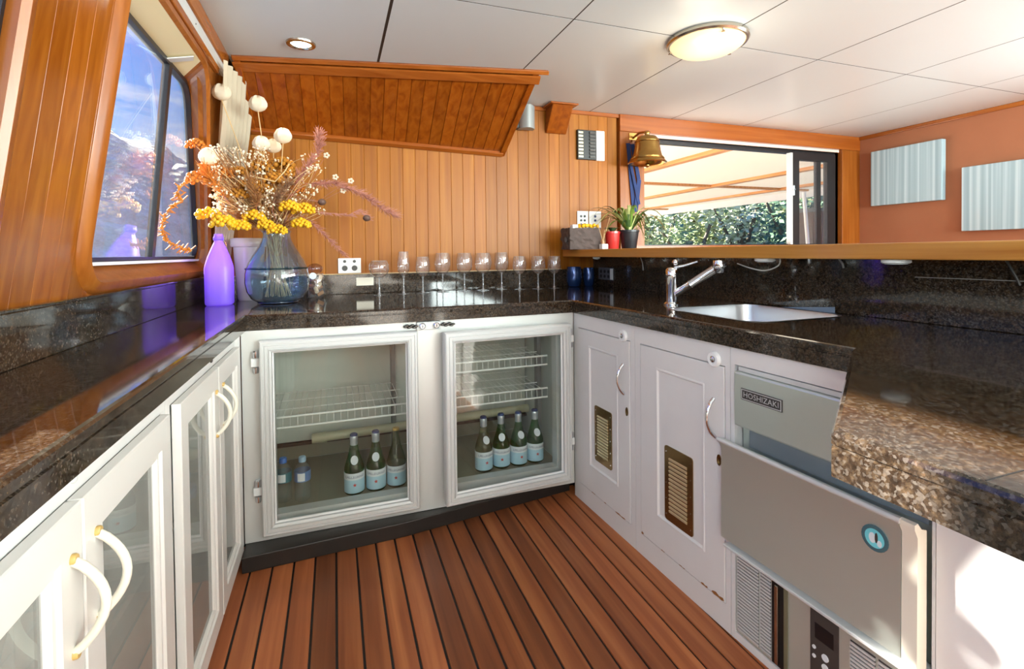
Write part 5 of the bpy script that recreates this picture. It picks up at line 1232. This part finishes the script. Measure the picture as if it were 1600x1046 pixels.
for (ya, yb, za, zb, lab) in ((2.285, 2.782, 1.474, 1.910, 'pale blue striped canvas panel, higher on the terracotta wall'), (1.60, 2.168, 1.245, 1.684, 'pale blue striped canvas panel, lower and nearer on the terracotta wall')):
    o = build('wall_canvas', MB().box((XR-0.048, ya, za), (XR-0.002, yb, zb)), M['canvas'], loc=(XR-0.02, (ya+yb)/2, za), bevel=0.004)
    tag(o, lab, 'wall art', 'pale canvas panels')

# ------------------------------------------------------------------ outside: aft deck, awning, bank of trees, hills, water
struct('deck_outside', MB().box((-0.8, YB+0.12, -0.08), (7.6, 15, -0.02)), plain('pale_deck', S(206, 198, 184), 0.6, var=0.08), 'pale aft deck outside the pass-through window')
aw = thing('deck_awning', 'white aft deck awning with timber battens above the pass-through window', 'awning', (3.5, 8.0, 2.0))
build('cloth', MB().box((-0.5, YB+0.14, 2.115), (7.40, 14.5, 2.122)), translucent('white_awning', S(236, 230, 216), 0.28, 0.02), aw)
aww = wood('awning_timber', S(214, 150, 92), S(190, 122, 66), S(228, 172, 116), 'y', 0.4, 0.1, 0.05)
for bx_ in (1.6, 3.52, 5.36, 6.72): build('batten', MB().box((bx_-0.045, YB+0.16, 2.075), (bx_+0.045, 14.4, 2.115)), aww, aw)
for by_ in (6.0, 9.6, 13.0): build('cross_batten', MB().box((-0.45, by_-0.04, 2.085), (7.3, by_+0.04, 2.1155)), aww, aw)
build('fascia', MB().box((7.36, YB+0.14, 1.995), (7.40, 14.5, 2.115)), M['white_paint'], aw)
o = build('awning_post', MB().tube([at(1256, 300, 4.6), at(1263, 392, 4.6)-Vector((0, 0, 0.0))], 0.022, 10), M['white_plastic'], loc=at(1263, 392, 4.6)); tag(o, 'slim white post outside behind the sliding sash', 'post')
pz_ = at(1272, 345, 5.2)
o = thing('deck_locker', 'dark slatted locker on the aft deck behind the sliding sash', 'locker', (pz_.x, 5.2, -0.02))
build('body', MB().box((pz_.x-0.13, 5.1, -0.02), (pz_.x+0.12, 5.4, 1.72)), plain('dark_locker', S(60, 54, 56), 0.5), o, bevel=0.01)
for k in range(6): build('slat', MB().box((pz_.x-0.115+0.04*k, 5.085, 0.0), (pz_.x-0.09+0.04*k, 5.1, 1.70)), plain('locker_slat', S(84, 74, 74), 0.5) if k == 0 else bpy.data.materials['locker_slat'], o)
struct('water_surface', MB().add([(-900, -900, -1.4), (900, -900, -1.4), (900, 900, -1.4), (-900, 900, -1.4)], [(0, 1, 2, 3)]), plain('sea_water', S(70, 104, 124), 0.15), 'blue water around the boat')
def hill(name, az0, az1, d0, hf, mat, lab, na=90, nr=12):
    rings = []
    for j in range(nr+1):
        ring = []; t_ = j/nr
        for i in range(na+1):
            az = math.radians(az0+(az1-az0)*i/na); d_ = d0*(1+0.9*t_); h_ = hf(math.degrees(az))*d0*1.9
            z_ = -1.6+h_*math.sin(t_*PI/2)**1.1+(noise.noise(Vector((i*0.35, j*0.6, d0)))*0.05*d0+noise.noise(Vector((i*1.3, j*1.9, d0)))*0.022*d0)*min(1, t_*3)
            ring.append((d_*math.sin(az), d_*math.cos(az), z_))
        rings.append(ring)
    mb = MB(); mb.rings(rings, closed=False, caps=False)
    o = build(name, mb, mat, smooth=60); return tag(o, lab, kind='structure')
def forest_mat(name, cols, scale):
    mt, t_, p_ = newmat(name); tc = N(t_, 'ShaderNodeTexCoord')
    vo = N(t_, 'ShaderNodeTexVoronoi'); vo.inputs['Scale'].default_value = scale; t_.links.new(tc.outputs['Object'], vo.inputs['Vector'])
    nz = N(t_, 'ShaderNodeTexNoise'); nz.inputs['Scale'].default_value = scale*0.4; nz.inputs['Detail'].default_value = 8; nz.inputs['Roughness'].default_value = 0.75; t_.links.new(tc.outputs['Object'], nz.inputs['Vector'])
    rp = N(t_, 'ShaderNodeValToRGB'); t_.links.new(nz.outputs['Fac'], rp.inputs['Fac']); el = rp.color_ramp.elements
    el[0].position = 0.34; el[0].color = cols[0]; el[1].position = 0.68; el[1].color = cols[2]; q_ = el.new(0.5); q_.color = cols[1]
    t_.links.new(rp.outputs[0], p_.inputs['Base Color']); p_.inputs['Roughness'].default_value = 0.95
    bp_ = N(t_, 'ShaderNodeBump'); bp_.inputs['Strength'].default_value = 0.8; bp_.inputs['Distance'].default_value = 1.0; t_.links.new(vo.outputs['Distance'], bp_.inputs['Height']); t_.links.new(bp_.outputs[0], p_.inputs['Normal'])
    return mt
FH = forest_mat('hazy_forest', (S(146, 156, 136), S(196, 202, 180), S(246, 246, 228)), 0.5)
FN = forest_mat('near_forest', (S(40, 58, 48), S(80, 100, 66), S(140, 150, 100)), 0.9)
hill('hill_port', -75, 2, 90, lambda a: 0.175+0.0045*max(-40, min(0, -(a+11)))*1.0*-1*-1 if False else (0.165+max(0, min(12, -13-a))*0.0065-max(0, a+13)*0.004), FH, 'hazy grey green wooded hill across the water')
hill('hill_starboard', 2, 120, 45, lambda a: 0.09+0.03*math.sin(a*0.15), FN, 'dark wooded hillside behind the trees')
bark = plain('tree_bark', S(104, 92, 76), 0.9, var=0.2)
lfm = [plain('sunlit_leaf', S(178, 184, 126), 0.5, var=0.3, bscale=2), plain('olive_leaf', S(118, 136, 84), 0.5, var=0.3, bscale=2), plain('deep_green_leaf', S(74, 102, 74), 0.5, var=0.3, bscale=2), plain('grey_leaf', S(186, 192, 160), 0.5, var=0.25, bscale=2)]
def tree(az, d_, rz, rx_, zc, mi, lab, sd_):
    rr = random.Random(sd_); a = math.radians(az); c_ = Vector((d_*math.sin(a), d_*math.cos(a), zc))
    t = thing('tree', lab, 'tree', (c_.x, c_.y, -1.0), 'trees on the bank beyond the aft deck')
    tp0 = Vector((c_.x, c_.y, -1.2))
    build('trunk', MB().tube([tp0, tp0.lerp(c_, 0.5)+Vector((0.2, 0, 0)), c_], [0.22, 0.17, 0.10], 8).tube([tp0.lerp(c_, 0.5), c_+Vector((rx_*0.5, 0, rz*0.2))], [0.09, 0.05], 6).tube([tp0.lerp(c_, 0.6), c_+Vector((-rx_*0.5, 0.2, rz*0.1))], [0.08, 0.04], 6), bark, t, smooth=60)
    mb = MB(); nl = [Vector((rr.gauss(0, 1), rr.gauss(0, 1), rr.gauss(0, 1))).normalized()*rr.uniform(0.35, 0.85) for _ in range(16)]
    for k in range(1500):
        cl = nl[rr.randrange(16)]; v = cl+Vector((rr.gauss(0, 1), rr.gauss(0, 1), rr.gauss(0, 1)))*0.17
        p = c_+Vector((v.x*rx_, v.y*rx_, v.z*rz)); s_ = rr.uniform(0.05, 0.13)*d_/16
        u_ = Vector((rr.gauss(0, 1), rr.gauss(0, 1), rr.gauss(0, 1))).normalized(); w_ = u_.orthogonal().normalized()
        mb.add([p-u_*s_, p+w_*s_*0.5+u_*s_*0.1, p+u_*s_, p-w_*s_*0.5], [(0, 1, 2, 3)])
    build('crown', mb, lfm[mi], t, flip=False, props={'kind': 'stuff'})
TREES = [(33, 17, 0), (36.5, 19, 3), (39.5, 16, 1), (42, 20, 0), (44.5, 17, 3), (47, 19, 1), (49.5, 16, 2), (52, 18, 0), (55, 17, 2), (30, 18, 2), (58.5, 18, 1), (35, 25, 2), (40, 26, 1), (45, 25, 2), (50, 25, 2), (55, 25, 1)]
NM = ['sunlit pale green', 'olive green', 'deep green', 'greyish green']; PLACE = ['at the left behind the spider plant', 'second from the left', 'left of the middle', 'in the middle', 'just right of the middle', 'right of the middle', 'near the sliding sash', 'behind the sliding sash', 'right of the sash', 'furthest left beyond the post', 'furthest right beyond the jamb', 'in the back row at the left', 'in the back row left of the middle', 'in the back row in the middle', 'in the back row near the sash', 'in the back row at the right']
for i, (az, d_, mi) in enumerate(TREES):
    tree(az, d_, 2.6 if i < 11 else 4.2, 1.6 if i < 11 else 2.6, 1.9+0.5*math.sin(i*2.2) if i < 11 else 3.4, mi, NM[mi]+' tree on the bank '+PLACE[i], 100+i)
